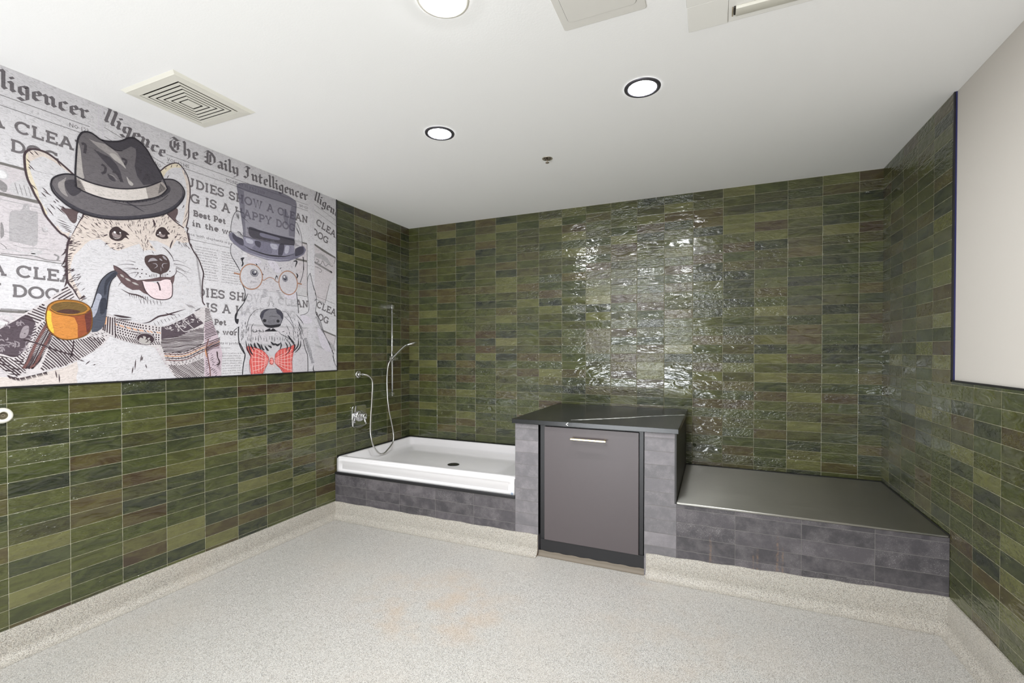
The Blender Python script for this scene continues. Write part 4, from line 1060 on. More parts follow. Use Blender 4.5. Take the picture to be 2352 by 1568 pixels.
# coat
ct_ = Art()
coatL = cH((-170, 800), (0, 700), (150, 600), (300, 520), (480, 420), (700, 290), (850, 180), (940, 110), (985, 108), (1035, 150), (1080, 230), (1140, 312), (1300, 520), (1480, 600), (1600, 730), (1560, 850), (1480, 950), (1330, 1050), (1150, 1160), (900, 1270), (650, 1340), (450, 1390), (250, 1430), (100, 1390), (0, 1290), (-170, 1300))
ct_.fill(coatL, 'coat', 9, False)
ct_.fill(cH((-170, 830), (0, 720), (200, 610), (380, 520), (500, 640), (500, 800), (380, 950), (300, 1080), (180, 1130), (0, 1080), (-170, 1100)), 'coatdark', 10)
R = random.Random(5)
for k in range(46):
    y, z = cH((R.uniform(-150, 440), R.uniform(600, 1080)))[0]; a = R.uniform(0, PI); l = R.uniform(.012, .03)
    ct_.stroke([(y, z), (y+l*.5*math.cos(a), z+l*.5*math.sin(a)), (y+l*math.cos(a+.9), z+l*math.sin(a+.9))], .005, 'coatmid', 11, 2)
ct_.hatch(cH((-170, 1130), (200, 1130), (420, 980), (560, 640), (660, 560), (640, 740), (560, 1000), (420, 1280), (250, 1420), (0, 1290), (-170, 1300)), math.radians(-50), .0095, .0046, 'thread', 11, .0015, 21)
ct_.fill(cH((270, 840), (320, 700), (400, 680), (400, 780), (350, 850)), 'coatmid', 11)
A1 = math.radians(-20)
ct_.hatch(cH((250, 560), (480, 430), (660, 320), (650, 560), (560, 660)), math.radians(-22), .012, .0058, 'thread', 12, .001, 2)
ct_.hatch(cH((720, 290), (940, 120), (1000, 120), (1100, 300), (900, 300)), math.radians(38), .011, .005, 'thread', 12, .001, 3)
ct_.hatch(cH((760, 800), (1050, 880), (1270, 830), (1560, 860), (1330, 1050), (1150, 1160), (900, 1270), (560, 1330), (640, 1100)), math.radians(-52), .0092, .0048, 'thread', 12, .0014, 4)
ct_.hatch(cH((-170, 1120), (0, 1080), (330, 1120), (420, 1280), (380, 1400), (200, 1430), (0, 1300), (-170, 1300)), math.radians(-14), .011, .0056, 'thread', 12, .0016, 6, dash=.06)
ct_.hatch(cH((1280, 790), (1500, 760), (1560, 850), (1420, 930), (1260, 880)), math.radians(-30), .0085, .0036, 'thread', 13, .001, 7, dash=.02)
# woven band with dots, dark middle line and rust threads
bandl = cH((640, 640), (560, 760), (470, 920), (400, 1080), (360, 1180), (300, 1290)); bandr = cH((790, 720), (740, 860), (690, 960), (610, 1110), (560, 1200), (470, 1290))
ct_.fill(bandl+bandr[::-1], 'coat', 12, False)
for f, w_, mt in ((.18, .010, 'brown'), (.50, .005, 'thread'), (.76, .010, 'brown')):
    ct_.stroke([(a[0]*(1-f)+c[0]*f, a[1]*(1-f)+c[1]*f) for a, c in zip(bandl, bandr)], w_, mt, 14)
for f in (.06, .32, .40, .62, .66, .88, .95):
    pts = crv([(a[0]*(1-f)+c[0]*f, a[1]*(1-f)+c[1]*f) for a, c in zip(bandl, bandr)], 7)
    for p in pts[::1]: ct_.ell(p, .0022, .0026, 'thread', 14, n=8)
ct_.stroke(cH((330, 880), (560, 940), (800, 1030), (1050, 1100)), .006, 'thread', 15).stroke(cH((1050, 890), (1040, 1000), (1000, 1140)), .005, 'thread', 15)
for k in range(13): ct_.stroke(cH((480-14*k, 680+45*k), (560-16*k, 640+45*k)), .005, 'coat', 14, 2)
for k in range(30):
    f = k/29; a = crv(coatL[20:24], 12)
    p = a[min(len(a)-1, int(f*len(a)))]; ct_.stroke([p, (p[0]+.006, p[1]-.014)], .0042, 'thread', 13, 1)
# collar with the round badge
col = cI((80, 500), (230, 560), (400, 605), (600, 645), (760, 670), (870, 690), (862, 850), (850, 960), (800, 990), (650, 960), (500, 942), (250, 870), (100, 805), (30, 760), (40, 600))
ct_.fill(col, 'coat', 13, False)
R = random.Random(9)
def colp(f, g):
    a = crv(cI((60, 520), (230, 562), (400, 607), (600, 648), (870, 692)), 6); c = crv(cI((30, 755), (250, 865), (500, 938), (650, 958), (850, 958)), 6)
    i = min(len(a)-1, int(f*(len(a)-1))); return (a[i][0]*(1-g)+c[i][0]*g, a[i][1]*(1-g)+c[i][1]*g)
for i in range(24):
    f = (i+.5)/24
    if f < .20:
        a, c = colp(f, .05), colp(f, .95); ct_.stroke([a, c], .0055, 'thread', 14, 0, False)
        if i in (1, 3): ct_.stroke([colp(f+.02, .1), colp(f+.02, .55)], .006, 'orange', 14)
        continue
    for g in (.08, .20, .46, .58, .70): ct_.ell(colp(f+(.01 if g in (.2, .58) else 0), g), .0036, .0046, 'thread', 14, n=10)
    ct_.stroke([colp(f, .28), colp(min(1, f+.03), .38)], .0052, 'orange' if i % 3 else 'thread', 14, 2)
    ct_.stroke([colp(f, .78), colp(min(1, f+.04), .98)], .0040, 'thread', 14, 0)
ct_.stroke([colp(.22, 0), colp(.22, 1)], .005, 'thread', 15, 0, False)
ct_.stroke(cI((180, 520), (300, 545), (440, 560)), .010, 'thread', 14, 2).stroke(cI((240, 570), (340, 590), (440, 590)), .006, 'thread', 14, 2)
bc = cI((645, 865))[0]
ct_.ell(bc, .047, .033, 'thread', 15, -.1).ell(bc, .044, .0305, 'coat', 16, -.1).ell(bc, .041, .028, 'thread', 17, -.1)
ct_.fill(cI((545, 880), (570, 845), (610, 860), (605, 825), (650, 840), (640, 880), (690, 850), (715, 855), (690, 880), (720, 905), (690, 940), (620, 935), (560, 915)), 'fehi', 18)
ct_.stroke(cI((640, 850), (680, 890), (640, 920)), .005, 'thread', 19, 2).ell(cI((712, 858))[0], .003, .003, 'thread', 19, n=8)
# right shoulder
cr_ = cI((870, 690), (1000, 662), (1200, 572), (1400, 455), (1510, 390), (1565, 430), (1590, 530), (1620, 640), (1680, 800), (1720, 950), (1752, 1080), (1735, 1250), (1735, 1425), (1100, 1448), (1000, 1320), (900, 1180), (800, 1020), (770, 985), (850, 960), (865, 830))
ct_.fill(cr_, 'coat', 9, False)
ct_.fill(cI((1490, 640), (1600, 600), (1680, 800), (1720, 950), (1752, 1080), (1735, 1250), (1735, 1425), (1495, 1435)), 'coatpink', 10, False)
ct_.fill(cI((872, 695), (1000, 665), (1200, 575), (1330, 500), (1480, 640), (1320, 730), (1200, 800), (1050, 850), (870, 870)), 'coatdark', 10, False)
R = random.Random(11)
for k in range(60):
    x = R.uniform(890, 1440); y, z = cI((x, R.uniform(690-.35*(x-880), 860-.42*(x-880))))[0]; a = R.choice((.5, 1.9, 2.6, .2)); l = R.uniform(.012, .026)
    ct_.stroke([(y, z), (y+l*math.cos(a), z+l*math.sin(a))], .0038, 'coat', 11, 2)
ct_.stroke(cI((1090, 640), (1200, 760), (1320, 720)), .004, 'coat', 12).stroke(cI((1180, 580), (1260, 650), (1360, 740)), .004, 'coat', 12)
ct_.hatch(cI((870, 870), (1050, 850), (1320, 740), (1490, 690), (1490, 900), (1450, 950), (1200, 1060), (900, 1060), (860, 960)), math.radians(6), .0072, .0044, 'thread', 11, .0022, 12)
ct_.hatch(cI((900, 1060), (1200, 1060), (1490, 930), (1490, 1120), (1250, 1230), (1000, 1230)), math.radians(10), .0082, .0042, 'thread', 11, .001, 13, dash=.014)
ct_.hatch(cI((960, 1240), (1250, 1230), (1490, 1130), (1490, 1430), (1100, 1446)), math.radians(-38), .0080, .0040, 'thread', 11, .0016, 14)
ct_.hatch(cI((1500, 400), (1565, 430), (1625, 640), (1680, 800), (1500, 900), (1490, 660)), math.radians(24), .0088, .0040, 'thread', 12, .001, 15)
ct_.hatch(cI((1500, 1050), (1600, 1050), (1720, 1180), (1735, 1425), (1500, 1430)), math.radians(30), .011, .0044, 'thread', 12, .002, 16, dash=.03)
for k, mt in enumerate(('thread', 'brown', 'orange', 'thread', 'brown')):
    o = 30*k; ct_.stroke(cI((900+8*k, 1050+o), (1200, 1050+o), (1450, 950+o*.9), (1715, 850+o*.8)), .0045, mt, 13)
for k in range(6): ct_.stroke(cI((1510, 990+14*k), (1600, 930+16*k), (1710, 870+24*k)), .0030, 'thread', 14)
ct_.stroke(cI((1550, 870), (1520, 1000), (1540, 1130), (1570, 1300), (1580, 1430)), .006, 'brown', 14, 0).stroke(cI((1500, 1000), (1525, 1140)), .007, 'orange', 15, 2)
ct_.fill(cI((1665, 1050), (1685, 1060), (1690, 1130), (1720, 1190), (1705, 1240), (1660, 1240), (1700, 1200), (1675, 1130)), 'line', 14)
for k in range(8): ct_.stroke(cI((800+20*k, 1020+36*k), (840+16*k, 1010+34*k)), .006, 'coat' if k % 2 else 'coatpink', 13, 2)
ct_.build('tweed_coat', dogp)

# fedora
fe = Art()
brim = cF((165, 910), (190, 820), (270, 765), (400, 738), (530, 752), (800, 760), (1300, 790), (1800, 800), (1900, 820), (2050, 825), (2160, 890), (2226, 990), (2226, 1080), (2170, 1180), (2050, 1290), (1850, 1380), (1500, 1430), (1200, 1440), (900, 1410), (650, 1340), (450, 1240), (300, 1120), (200, 1010))
fe.fill(brim, 'fedora', 11)
fe.stroke(cF((185, 900), (240, 1010), (330, 1105), (480, 1220), (690, 1325), (950, 1395), (1250, 1415), (1550, 1398), (1850, 1345), (2060, 1250), (2180, 1130), (2210, 1040), (2190, 950)), .0170, 'feedge', 12, 2)
fe.fill(cF((345, 832), (405, 792), (378, 900), (395, 1000), (430, 1090), (345, 1035), (285, 945), (285, 872)), 'felight', 12)
fe.fill(cF((385, 850), (560, 830), (560, 930), (640, 1000), (520, 1080), (420, 1000)), 'fedark', 12)
fe.fill(cF((1930, 930), (2000, 930), (2010, 1000), (1900, 1090), (1700, 1150), (1500, 1180), (1300, 1180), (1500, 1150), (1800, 1080)), 'fedark', 12)
fe.stroke(cF((1310, 1170), (1450, 1230), (1620, 1330)), .007, 'feedge', 12, 2)
crown = cF((545, 760), (552, 560), (570, 300), (590, 185), (640, 108), (700, 88), (780, 102), (850, 145), (940, 210), (1060, 236), (1200, 236), (1290, 216), (1350, 186), (1430, 180), (1500, 215), (1580, 280), (1660, 380), (1750, 540), (1850, 700), (1910, 830), (1968, 970), (1900, 1050), (1700, 1118), (1400, 1155), (1100, 1138), (900, 1090), (700, 1020), (560, 935))
fe.fill(crown, 'fedora', 13, False)
fe.fill(cF((572, 250), (620, 340), (640, 500), (662, 700), (680, 805), (560, 765), (556, 560)), 'fehi', 14)
fe.fill(cF((940, 212), (1060, 238), (1200, 238), (1290, 217), (1350, 188), (1430, 182), (1500, 217), (1580, 282), (1660, 382), (1750, 540), (1850, 702), (1895, 822), (1750, 892), (1600, 912), (1500, 770), (1460, 620), (1485, 450), (1478, 350), (1405, 315), (1335, 350), (1270, 382), (1160, 375), (1050, 300)), 'fedark', 14, False)
fe.fill(cF((750, 195), (850, 240), (1000, 275), (1100, 342), (1200, 420), (1260, 520), (1325, 645), (1240, 585), (1150, 525), (1060, 440), (900, 330)), 'felight', 14, False)
fe.fill(cF((1075, 430), (1150, 428), (1230, 500), (1290, 580), (1325, 655), (1250, 590), (1150, 520)), 'fehi', 15)
fe.fill(cF((828, 358), (950, 420), (1080, 480), (1180, 590), (1240, 700), (1265, 800), (1292, 872), (1240, 850), (1190, 760), (1080, 640), (950, 500)), 'fedark', 15, False)
fe.fill(cF((1335, 780), (1380, 830), (1440, 890), (1420, 920), (1370, 890)), 'fehi', 15).fill(cF((1040, 740), (1100, 750), (1170, 850), (1090, 830)), 'fedark', 15).stroke(cF((1060, 740), (1130, 770), (1200, 840)), .004, 'felight', 16, 2)
# letters of the page ghosting through the felt
for pth in (((640, 270), (700, 290), (690, 420)), ((950, 590), (1010, 640), (1000, 710), (950, 730)), ((1120, 700), (1200, 740), (1260, 860)), ((1260, 500), (1330, 530), (1310, 600)), ((1480, 640), (1550, 680), (1530, 740)), ((1600, 840), (1660, 740), (1690, 840)), ((1620, 800), (1690, 790))):
    fe.stroke(cF(*pth), .011, 'fed_letter', 16, 0)
band = cF((560, 772), (700, 842), (900, 908), (1150, 957), (1400, 966), (1650, 932), (1872, 850), (1920, 890), (1962, 965), (1860, 1062), (1700, 1117), (1400, 1152), (1100, 1132), (900, 1087), (700, 1012), (560, 932))
fe.fill(band, 'feband', 16, False)
fe.fill(cF((1630, 938), (1872, 852), (1920, 890), (1962, 965), (1860, 1062), (1670, 1118)), 'febandg', 17, False)
fe.fill(cF((555, 780), (600, 800), (660, 900), (710, 1012), (640, 985), (558, 930)), 'febandg', 17, False)
for k in range(6): fe.stroke(cF((560, 830+22*k), (620+14*k, 860+24*k)), .0026, 'feline', 18)
for k in range(8): fe.stroke(cF((1860+10*k, 880+10*k), (1830+14*k, 1040-8*k)), .002, 'feline', 18)
LW = .0064
fe.stroke(crown[-1:]+crown[:21], LW*1.15, 'feline', 19)
fe.stroke(cF((560, 772), (700, 842), (900, 908), (1150, 957), (1400, 966), (1650, 932), (1872, 850)), LW, 'feline', 19).stroke(cF((548, 900), (565, 940), (700, 1018), (900, 1092), (1100, 1138), (1400, 1157), (1700, 1120), (1880, 1060), (1965, 970)), LW, 'feline', 19)
fe.stroke(brim[:5][::-1], LW, 'feline', 19).stroke(brim[8:]+brim[:1], LW, 'feline', 19)
fe.stroke(cF((940, 210), (1060, 300), (1170, 372), (1270, 380)), LW*.6, 'feline', 19).stroke(cF((1110, 1165), (1400, 1220), (1650, 1220), (1850, 1160), (1980, 1060)), .0022, 'feline', 14)
for k in range(14): fe.stroke(cF((1100+60*k, 1150-1.2*(k-5)**2), (1110+60*k, 1185-1.4*(k-5)**2)), .003, 'feline', 14)
fe.build('fedora', dogp)

# pipe
pi_ = Art()
stm = cG((870, 925), (908, 962), (880, 1000), (820, 1060), (782, 1150), (762, 1280), (748, 1400), (735, 1500))+cH((1530, 400), (1522, 500), (1500, 640), (1450, 720), (1390, 760), (1310, 770), (1296, 560), (1298, 410))+cG((520, 1450), (560, 1335), (600, 1200), (650, 1080), (720, 1000), (800, 945))
pi_.fill(stm, 'stem', 20, False)
pi_.fill(cH((1392, 212), (1452, 252), (1420, 340), (1385, 470), (1340, 552), (1312, 535), (1300, 430), (1350, 320)), 'stemlight', 21)
pi_.fill(cG((860, 945), (890, 970), (800, 1060), (740, 1160), (730, 1260), (700, 1300), (700, 1180), (730, 1060)), 'stemdark', 21).fill(cG((650, 1360), (720, 1340), (740, 1430), (700, 1560), (640, 1560)), 'stemdark', 21)
pi_.stroke(cG((735, 1500), (748, 1400), (762, 1280), (782, 1150), (820, 1060), (880, 1000)), .004, 'feline', 22).stroke(cG((510, 1480), (560, 1335), (600, 1200), (650, 1080), (720, 1000), (800, 945), (870, 925)), .004, 'feline', 22)
bowl = cH((645, 570), (655, 470), (690, 380), (790, 322), (930, 305), (1100, 320), (1230, 370), (1292, 440), (1312, 560), (1302, 700), (1250, 790), (1130, 850), (980, 876), (850, 860), (740, 790), (672, 700))
pi_.fill(bowl, 'bowl', 21)
pi_.fill(cH((662, 470), (722, 485), (728, 600), (765, 775), (700, 735), (655, 620)), 'bowlyel', 22)
pi_.fill(cH((960, 535), (1060, 560), (1105, 660), (1108, 858), (1180, 835), (1250, 788), (1302, 700), (1312, 560), (1292, 450), (1200, 505), (1080, 530)), 'bowlred', 22, False)
pi_.fill(cH((1210, 510), (1292, 455), (1308, 560), (1298, 700), (1245, 788), (1222, 640)), 'bowldark', 23)
rim_o = cH((985, 416)); e1 = cH((700, 416), (1275, 440), (985, 310), (985, 522))
pi_.fill(cH((690, 400), (760, 340), (930, 312), (1100, 325), (1230, 375), (1285, 445), (1220, 500), (1080, 528), (940, 525), (800, 500), (710, 450)), 'bowlrim', 23)
pi_.fill(cH((722, 405), (790, 355), (930, 330), (1090, 342), (1200, 380), (1245, 435), (1180, 485), (1060, 508), (940, 505), (810, 480), (735, 440)), 'bowlin', 24)
pi_.fill(cH((800, 478), (880, 446), (1000, 440), (1140, 472), (1080, 500), (960, 506)), 'tobacco', 25)
pi_.stroke(bowl+bowl[:1], .0046, 'bowlline', 26).stroke(cH((700, 440), (800, 500), (940, 525), (1080, 528), (1220, 500), (1280, 450)), .0036, 'bowlline', 26)
pi_.build('tobacco_pipe', dogp)

# ---------------------------------------------------------------- the terrier in the top hat
te = Art()
ear = cJ((420, 640), (370, 625), (310, 605), (262, 650), (220, 770), (206, 900), (215, 960), (300, 1020), (405, 1070), (400, 880))
te.fill(ear, 'terrier', 4).fill(cJ((1250, 800), (1290, 800), (1330, 900), (1362, 1010), (1375, 1180), (1250, 1230)), 'terrier', 4)
body = cK((262, 0), (975, 0), (985, 250), (985, 480), (1000, 600), (1015, 740), (1035, 775), (1090, 765), (1140, 730), (1152, 660), (1140, 560), (1128, 400), (1140, 270), (1170, 215), (1188, 300), (1212, 400), (1240, 480), (1252, 600), (1245, 750), (1300, 840), (1350, 1000), (1410, 1130), (1470, 1270), (1482, 1380), (1525, 1470), (1525, 1530), (260, 1570), (285, 1400), (290, 1290), (230, 1180), (210, 1050), (215, 930), (165, 830), (210, 700), (280, 610), (300, 520), (290, 430), (250, 330), (250, 150))
te.fill(body, 'terrier', 4, False)
te.fill(cJ((215, 1140), (400, 1250), (390, 1350), (360, 1420), (380, 1568), (340, 1560), (280, 1450), (212, 1320)), 'terrier', 4)
te.fill(cK((1040, 780), (1120, 780), (1190, 830), (1180, 880), (1080, 880)), 'lilac', 5).fill(cK((330, 60), (430, 20), (520, 60), (460, 110)), 'lilac', 5).fill(cK((600, 60), (700, 60), (780, 190), (700, 200)), 'lilac', 5).fill(cK((820, 500), (980, 470), (985, 560), (880, 560)), 'lilac', 5).fill(cK((1000, 400), (1110, 440), (1110, 500), (1000, 500)), 'grey1', 5)
te.fill(cK((1260, 960), (1330, 990), (1420, 1180), (1460, 1270), (1330, 1210)), 'lilac', 5)
def tl(pth, w_=.0034, tp=2, c=cK, L=7): te.stroke(c(*pth), w_, 'tline', L, tp)
tl(((420, 640), (370, 625), (310, 605), (262, 650), (220, 770), (206, 900), (215, 960)), .003, 0, cJ); tl(((385, 690), (440, 740), (510, 810)), .0026, 2, cJ)
tl(((220, 1140), (200, 1210), (212, 1320), (280, 1450), (345, 1560)), .003, 0, cJ); tl(((125, 0), (180, 90), (235, 190)), .0036, 0)
tl(((1255, 800), (1290, 800), (1330, 900), (1362, 1010), (1375, 1180)), .003, 0, cJ); tl(((1385, 1350), (1395, 1450), (1402, 1568)), .0036, 0, cJ); tl(((1080, 0), (1078, 120), (1070, 230), (1035, 345)), .004, 0)
for k in range(6): tl(((300+14*k, 960+12*k), (330+14*k, 940+14*k), (372+6*k, 960+16*k)), .0026, 2, cJ)
for k in range(5): tl(((300+10*k, 640), (305+8*k, 720+10*k)), .002, 2, cJ); tl(((1265+12*k, 840+20*k), (1300+10*k, 950+20*k)), .002, 2, cJ); tl(((1255+8*k, 1180), (1275+14*k, 1110+14*k)), .002, 2, cJ)
tl(((290, 430), (300, 500), (285, 590), (340, 480)), .006); tl(((250, 340), (290, 430), (300, 470)), .005)
tl(((340, 480), (290, 600), (215, 700), (170, 790), (165, 850)), .006); te.fill(cK((165, 770), (200, 740), (185, 820), (215, 830), (200, 895), (165, 855)), 'tline', 7)
tl(((225, 925), (165, 970), (130, 1010)), .004); tl(((215, 930), (210, 1050), (230, 1180), (290, 1290)), .0062, 0); tl(((230, 1150), (280, 1250), (300, 1320), (275, 1440), (265, 1568)), .006, 0); tl(((300, 1270), (270, 1480)), .003)
tl(((985, 470), (1000, 600), (1015, 750)), .0055, 0); tl(((975, 760), (1050, 850), (1080, 900)), .005); tl(((1000, 830), (1050, 960), (1080, 1060)), .005); tl(((1010, 940), (1040, 1000), (1050, 1060)), .006)
tl(((1035, 775), (1090, 765), (1140, 730), (1152, 660), (1140, 560), (1128, 400), (1140, 270), (1170, 215)), .003, 0); tl(((1170, 215), (1188, 300), (1212, 400), (1240, 480), (1252, 600), (1245, 750), (1300, 840), (1350, 1000), (1410, 1130), (1470, 1270), (1485, 1390), (1525, 1470)), .0036, 0)
for p in (((1210, 380), (1225, 450)), ((1230, 470), (1250, 520)), ((1225, 590), (1250, 560)), ((1240, 740), (1290, 830)), ((1450, 1240), (1490, 1300)), ((1460, 1300), (1500, 1410)), ((1400, 1110), (1440, 1180))): tl(p, .006)
for k in range(14): tl(((1235+6*k, 790+14*k), (1290+7*k, 830+18*k)), .0018)
# leash strap
for k in range(26): tl(((1085+4*k, 1090+13*k), (1120+4*k, 1080+13*k)), .0028, 0)
tl(((1075, 1100), (1100, 1220), (1135, 1330), (1140, 1540)), .005, 0); tl(((1140, 1110), (1180, 1250), (1190, 1330)), .002); tl(((1215, 1440), (1210, 1500), (1230, 1530)), .008)
# brow and eye marks
for p in (((360, 1390), (430, 1370)), ((380, 1420), (410, 1380))): tl(p, .012, 2, cJ)
tl(((255, 30), (270, 90), (250, 130)), .010); tl(((940, 60), (990, 60), (965, 140)), .012); tl(((980, 215), (1000, 250), (985, 290)), .012); tl(((440, 90), (465, 110)), .008); tl(((700, 310), (720, 250), (740, 300)), .007); tl(((525, 220), (545, 240)), .008); tl(((760, 165), (785, 140)), .005); tl(((555, 130), (560, 180)), .003); tl(((685, 150), (690, 190)), .003)
for cx, cy, ry, rz in ((422, 214, .0290, .0250), (832, 285, .0235, .0240)):
    c = cK((cx, cy))[0]; te.ell(c, ry, rz, 'teye', 7).ell(c, ry*.80, rz*.80, 'grey2', 8).ell(c, ry*.66, rz*.66, 'tpup', 9)
    te.ell((c[0]-.001, c[1]+.005), ry*.40, rz*.36, 'teye', 10).ell((c[0]+(.006 if cx < 600 else -.006), c[1]+.008), .0058, .0062, 'white', 11)
for k in range(7): tl(((380+12*k, 310+3*k), (370+14*k, 350)), .0016)
for k in range(6): tl(((530-4*k, 440+20*k), (595+2*k, 430+18*k)), .0022); tl(((705+10*k, 440+20*k), (770+10*k, 455+24*k)), .0022)
tl(((625, 600), (620, 640), (605, 660)), .0024); tl(((690, 620), (670, 650), (690, 660)), .0024)
# muzzle
ns = cK((500, 790), (520, 732), (570, 702), (650, 694), (740, 700), (790, 740), (806, 800), (792, 850), (760, 912), (700, 936), (640, 942), (570, 922), (530, 860))
te.fill(ns, 'tnose', 7).stroke(ns+ns[:1], .0036, 'tline', 9)
te.fill(cK((505, 800), (525, 735), (575, 705), (620, 700), (560, 740), (540, 800), (520, 830)), 'tpup', 8).fill(cK((720, 700), (790, 742), (804, 800), (790, 830), (765, 780), (725, 750)), 'tpup', 8)
te.ell(cK((560, 848))[0], .0135, .0105, 'tline', 9).ell(cK((738, 855))[0], .0125, .0105, 'tline', 9)
te.fill(cK((548, 895), (640, 908), (772, 896), (742, 932), (640, 942), (572, 924)), 'tline', 9); tl(((615, 800), (640, 790), (700, 795), (760, 800)), .0024, 2, cK, 10)
for k in range(6): tl(((610+16*k, 830), (612+16*k, 890)), .0014, 2, cK, 10)
for p in (((520, 695), (440, 710), (360, 800), (330, 900), (310, 1000), (315, 1055)), ((690, 680), (730, 690)), ((790, 722), (850, 740), (900, 810), (940, 900), (960, 970)), ((820, 790), (900, 870), (950, 960), (940, 1050)), ((420, 880), (385, 940), (390, 1060)), ((380, 965), (420, 1000), (470, 985), (500, 985), (530, 1000), (560, 990)), ((740, 985), (780, 1030), (860, 1070), (912, 1115)), ((845, 900), (890, 990)), ((790, 1000), (830, 990))): tl(p, .0034)
tl(((555, 990), (650, 985), (740, 988)), .008); te.fill(cK((560, 990), (630, 950), (642, 975), (672, 950), (712, 985), (650, 992)), 'tline', 7)
for k in range(4): tl(((400+45*k, 960), (410+45*k, 1010)), .004)
te.fur(cK((330, 900), (480, 960), (520, 1040), (420, 1130), (310, 1080)), 22, .022, math.radians(262), .0020, 'tline', 7, 31, .3)
te.fur(cK((780, 1010), (940, 960), (1000, 1060), (900, 1120), (800, 1090)), 22, .022, math.radians(282), .0020, 'tline', 7, 32, .3)
te.fur(cK((280, 620), (420, 560), (460, 640), (300, 780), (230, 790)), 14, .016, math.radians(235), .0018, 'hatmid', 6, 33, .3)
te.fur(cK((230, 850), (330, 860), (300, 1080), (230, 1100)), 16, .022, math.radians(262), .0022, 'tline', 7, 34, .25)
te.fur(cK((960, 800), (1060, 900), (1070, 1080), (980, 1100), (950, 940)), 26, .026, math.radians(282), .0030, 'tline', 7, 35, .25)
te.fur(cK((280, 60), (960, 60), (960, 200), (760, 180), (540, 120), (300, 100)), 14, .012, math.radians(270), .0020, 'tline', 7, 36, .3)
bt = Art()
# bow tie
lw = cK((318, 1190), (400, 1200), (520, 1238), (580, 1290), (615, 1345), (600, 1425), (570, 1480), (535, 1552), (380, 1562), (358, 1400), (372, 1330), (320, 1235)); rw = cK((700, 1300), (760, 1235), (880, 1205), (962, 1168), (968, 1200), (942, 1280), (926, 1400), (926, 1545), (820, 1550), (765, 1482), (700, 1412))
bt.fill(lw, 'red', 6, False).fill(rw, 'red', 6, False)
for k in range(6): bt.stroke(cK((395+2*k, 1210+62*k), (480+4*k, 1250+48*k), (600, 1360+14*k)), .0028, 'redline', 7, 0); bt.stroke(cK((930, 1230+56*k), (820, 1290+38*k), (705, 1350+12*k)), .0028, 'redline', 7, 0)
for k in range(5): bt.stroke(cK((400+44*k, 1205+18*k), (392+44*k, 1380), (410+36*k, 1560-14*k)), .0028, 'redline', 7, 0); bt.stroke(cK((740+42*k, 1260-14*k), (742+42*k, 1370), (745+42*k, 1440+26*k)), .0028, 'redline', 7, 0)
kc = cK((652, 1390))[0]
bt.ell(kc, .0165, .0225, 'red', 8).ell(kc, .0165, .0225, 'red', 8)
for k in range(4): bt.stroke(cK((615, 1350+30*k), (650, 1330+34*k), (700, 1350+34*k)), .0024, 'redline', 9, 0); bt.stroke(cK((625+20*k, 1320), (655+12*k, 1390), (630+22*k, 1465)), .0022, 'redline', 9, 0)
bt.stroke([(kc[0]+.0165*math.cos(a*.35), kc[1]+.0225*math.sin(a*.35)) for a in range(19)], .0030, 'reddark', 10).stroke(lw+lw[:1], .0026, 'reddark', 8).stroke(rw+rw[:1], .0026, 'reddark', 8)
for p in (((600, 1350), (520, 1330), (470, 1310)), ((600, 1430), (540, 1480), (500, 1530)), ((705, 1340), (780, 1300), (830, 1290)), ((705, 1420), (780, 1470), (820, 1530))): bt.stroke(cK(*p), .0026, 'reddark', 9, 2)
# beard, drawn over the bow tie
def bl(pth, w_): te.stroke(cK(*pth), w_, 'tline', 14, 2)
for p, w_ in ((((305, 1110), (330, 1230), (385, 1340)), .008), (((340, 1150), (370, 1260), (410, 1310)), .010), (((370, 1150), (385, 1190), (420, 1250)), .010), (((420, 1140), (430, 1190), (460, 1215)), .014), (((455, 1140), (490, 1190), (510, 1240)), .014), (((510, 1160), (530, 1220), (560, 1240)), .012), (((560, 1180), (590, 1230), (615, 1250)), .014), (((600, 1180), (640, 1200), (650, 1215)), .012), (((640, 1130), (670, 1160), (700, 1170)), .014), (((690, 1150), (730, 1175), (770, 1150)), .014), (((770, 1130), (780, 1180), (760, 1240)), .009), (((830, 1130), (862, 1190), (850, 1260)), .009), (((860, 1110), (905, 1180), (890, 1250), (825, 1320)), .007), (((870, 1040), (900, 1090), (960, 1150)), .012), (((910, 1120), (960, 1180), (940, 1250)), .010), (((1010, 1090), (1000, 1190), (920, 1280)), .010), (((1040, 1110), (1030, 1200), (960, 1280)), .009)): bl(p, w_)
for k in range(18): bl(((330+36*k, 1060+12*math.sin(k*1.3)), (335+36*k, 1120+16*math.sin(k*2.1))), .0026)
tep = te.build('terrier_picture', mu)
bt.build('bow_tie', tep)
# spectacles
gl = Art()
def loop(cx, cy, rx, ry, rot):
    pts = []
    for k in range(33):
        a = 2*PI*k/32; x, y = rx*math.cos(a), ry*math.sin(a)
        pts.append((cx+x*math.cos(rot)-y*math.sin(rot), cy+x*math.sin(rot)+y*math.cos(rot)))
    return cK(*pts)
gl.stroke(loop(380, 263, 148, 168, -.15), .0062, 'glass', 13).stroke(loop(873, 345, 122, 158, -.18), .0062, 'glass', 13)
gl.stroke(cK((528, 300), (545, 312), (570, 300), (600, 280), (635, 274), (680, 292), (710, 325), (748, 340)), .0042, 'glass', 13).stroke(cK((150, 212), (190, 222), (232, 232)), .0085, 'glass', 13, 0).stroke(cK((1000, 350), (1030, 358), (1055, 362)), .0085, 'glass', 13, 0)
gl.build('spectacles', tep)
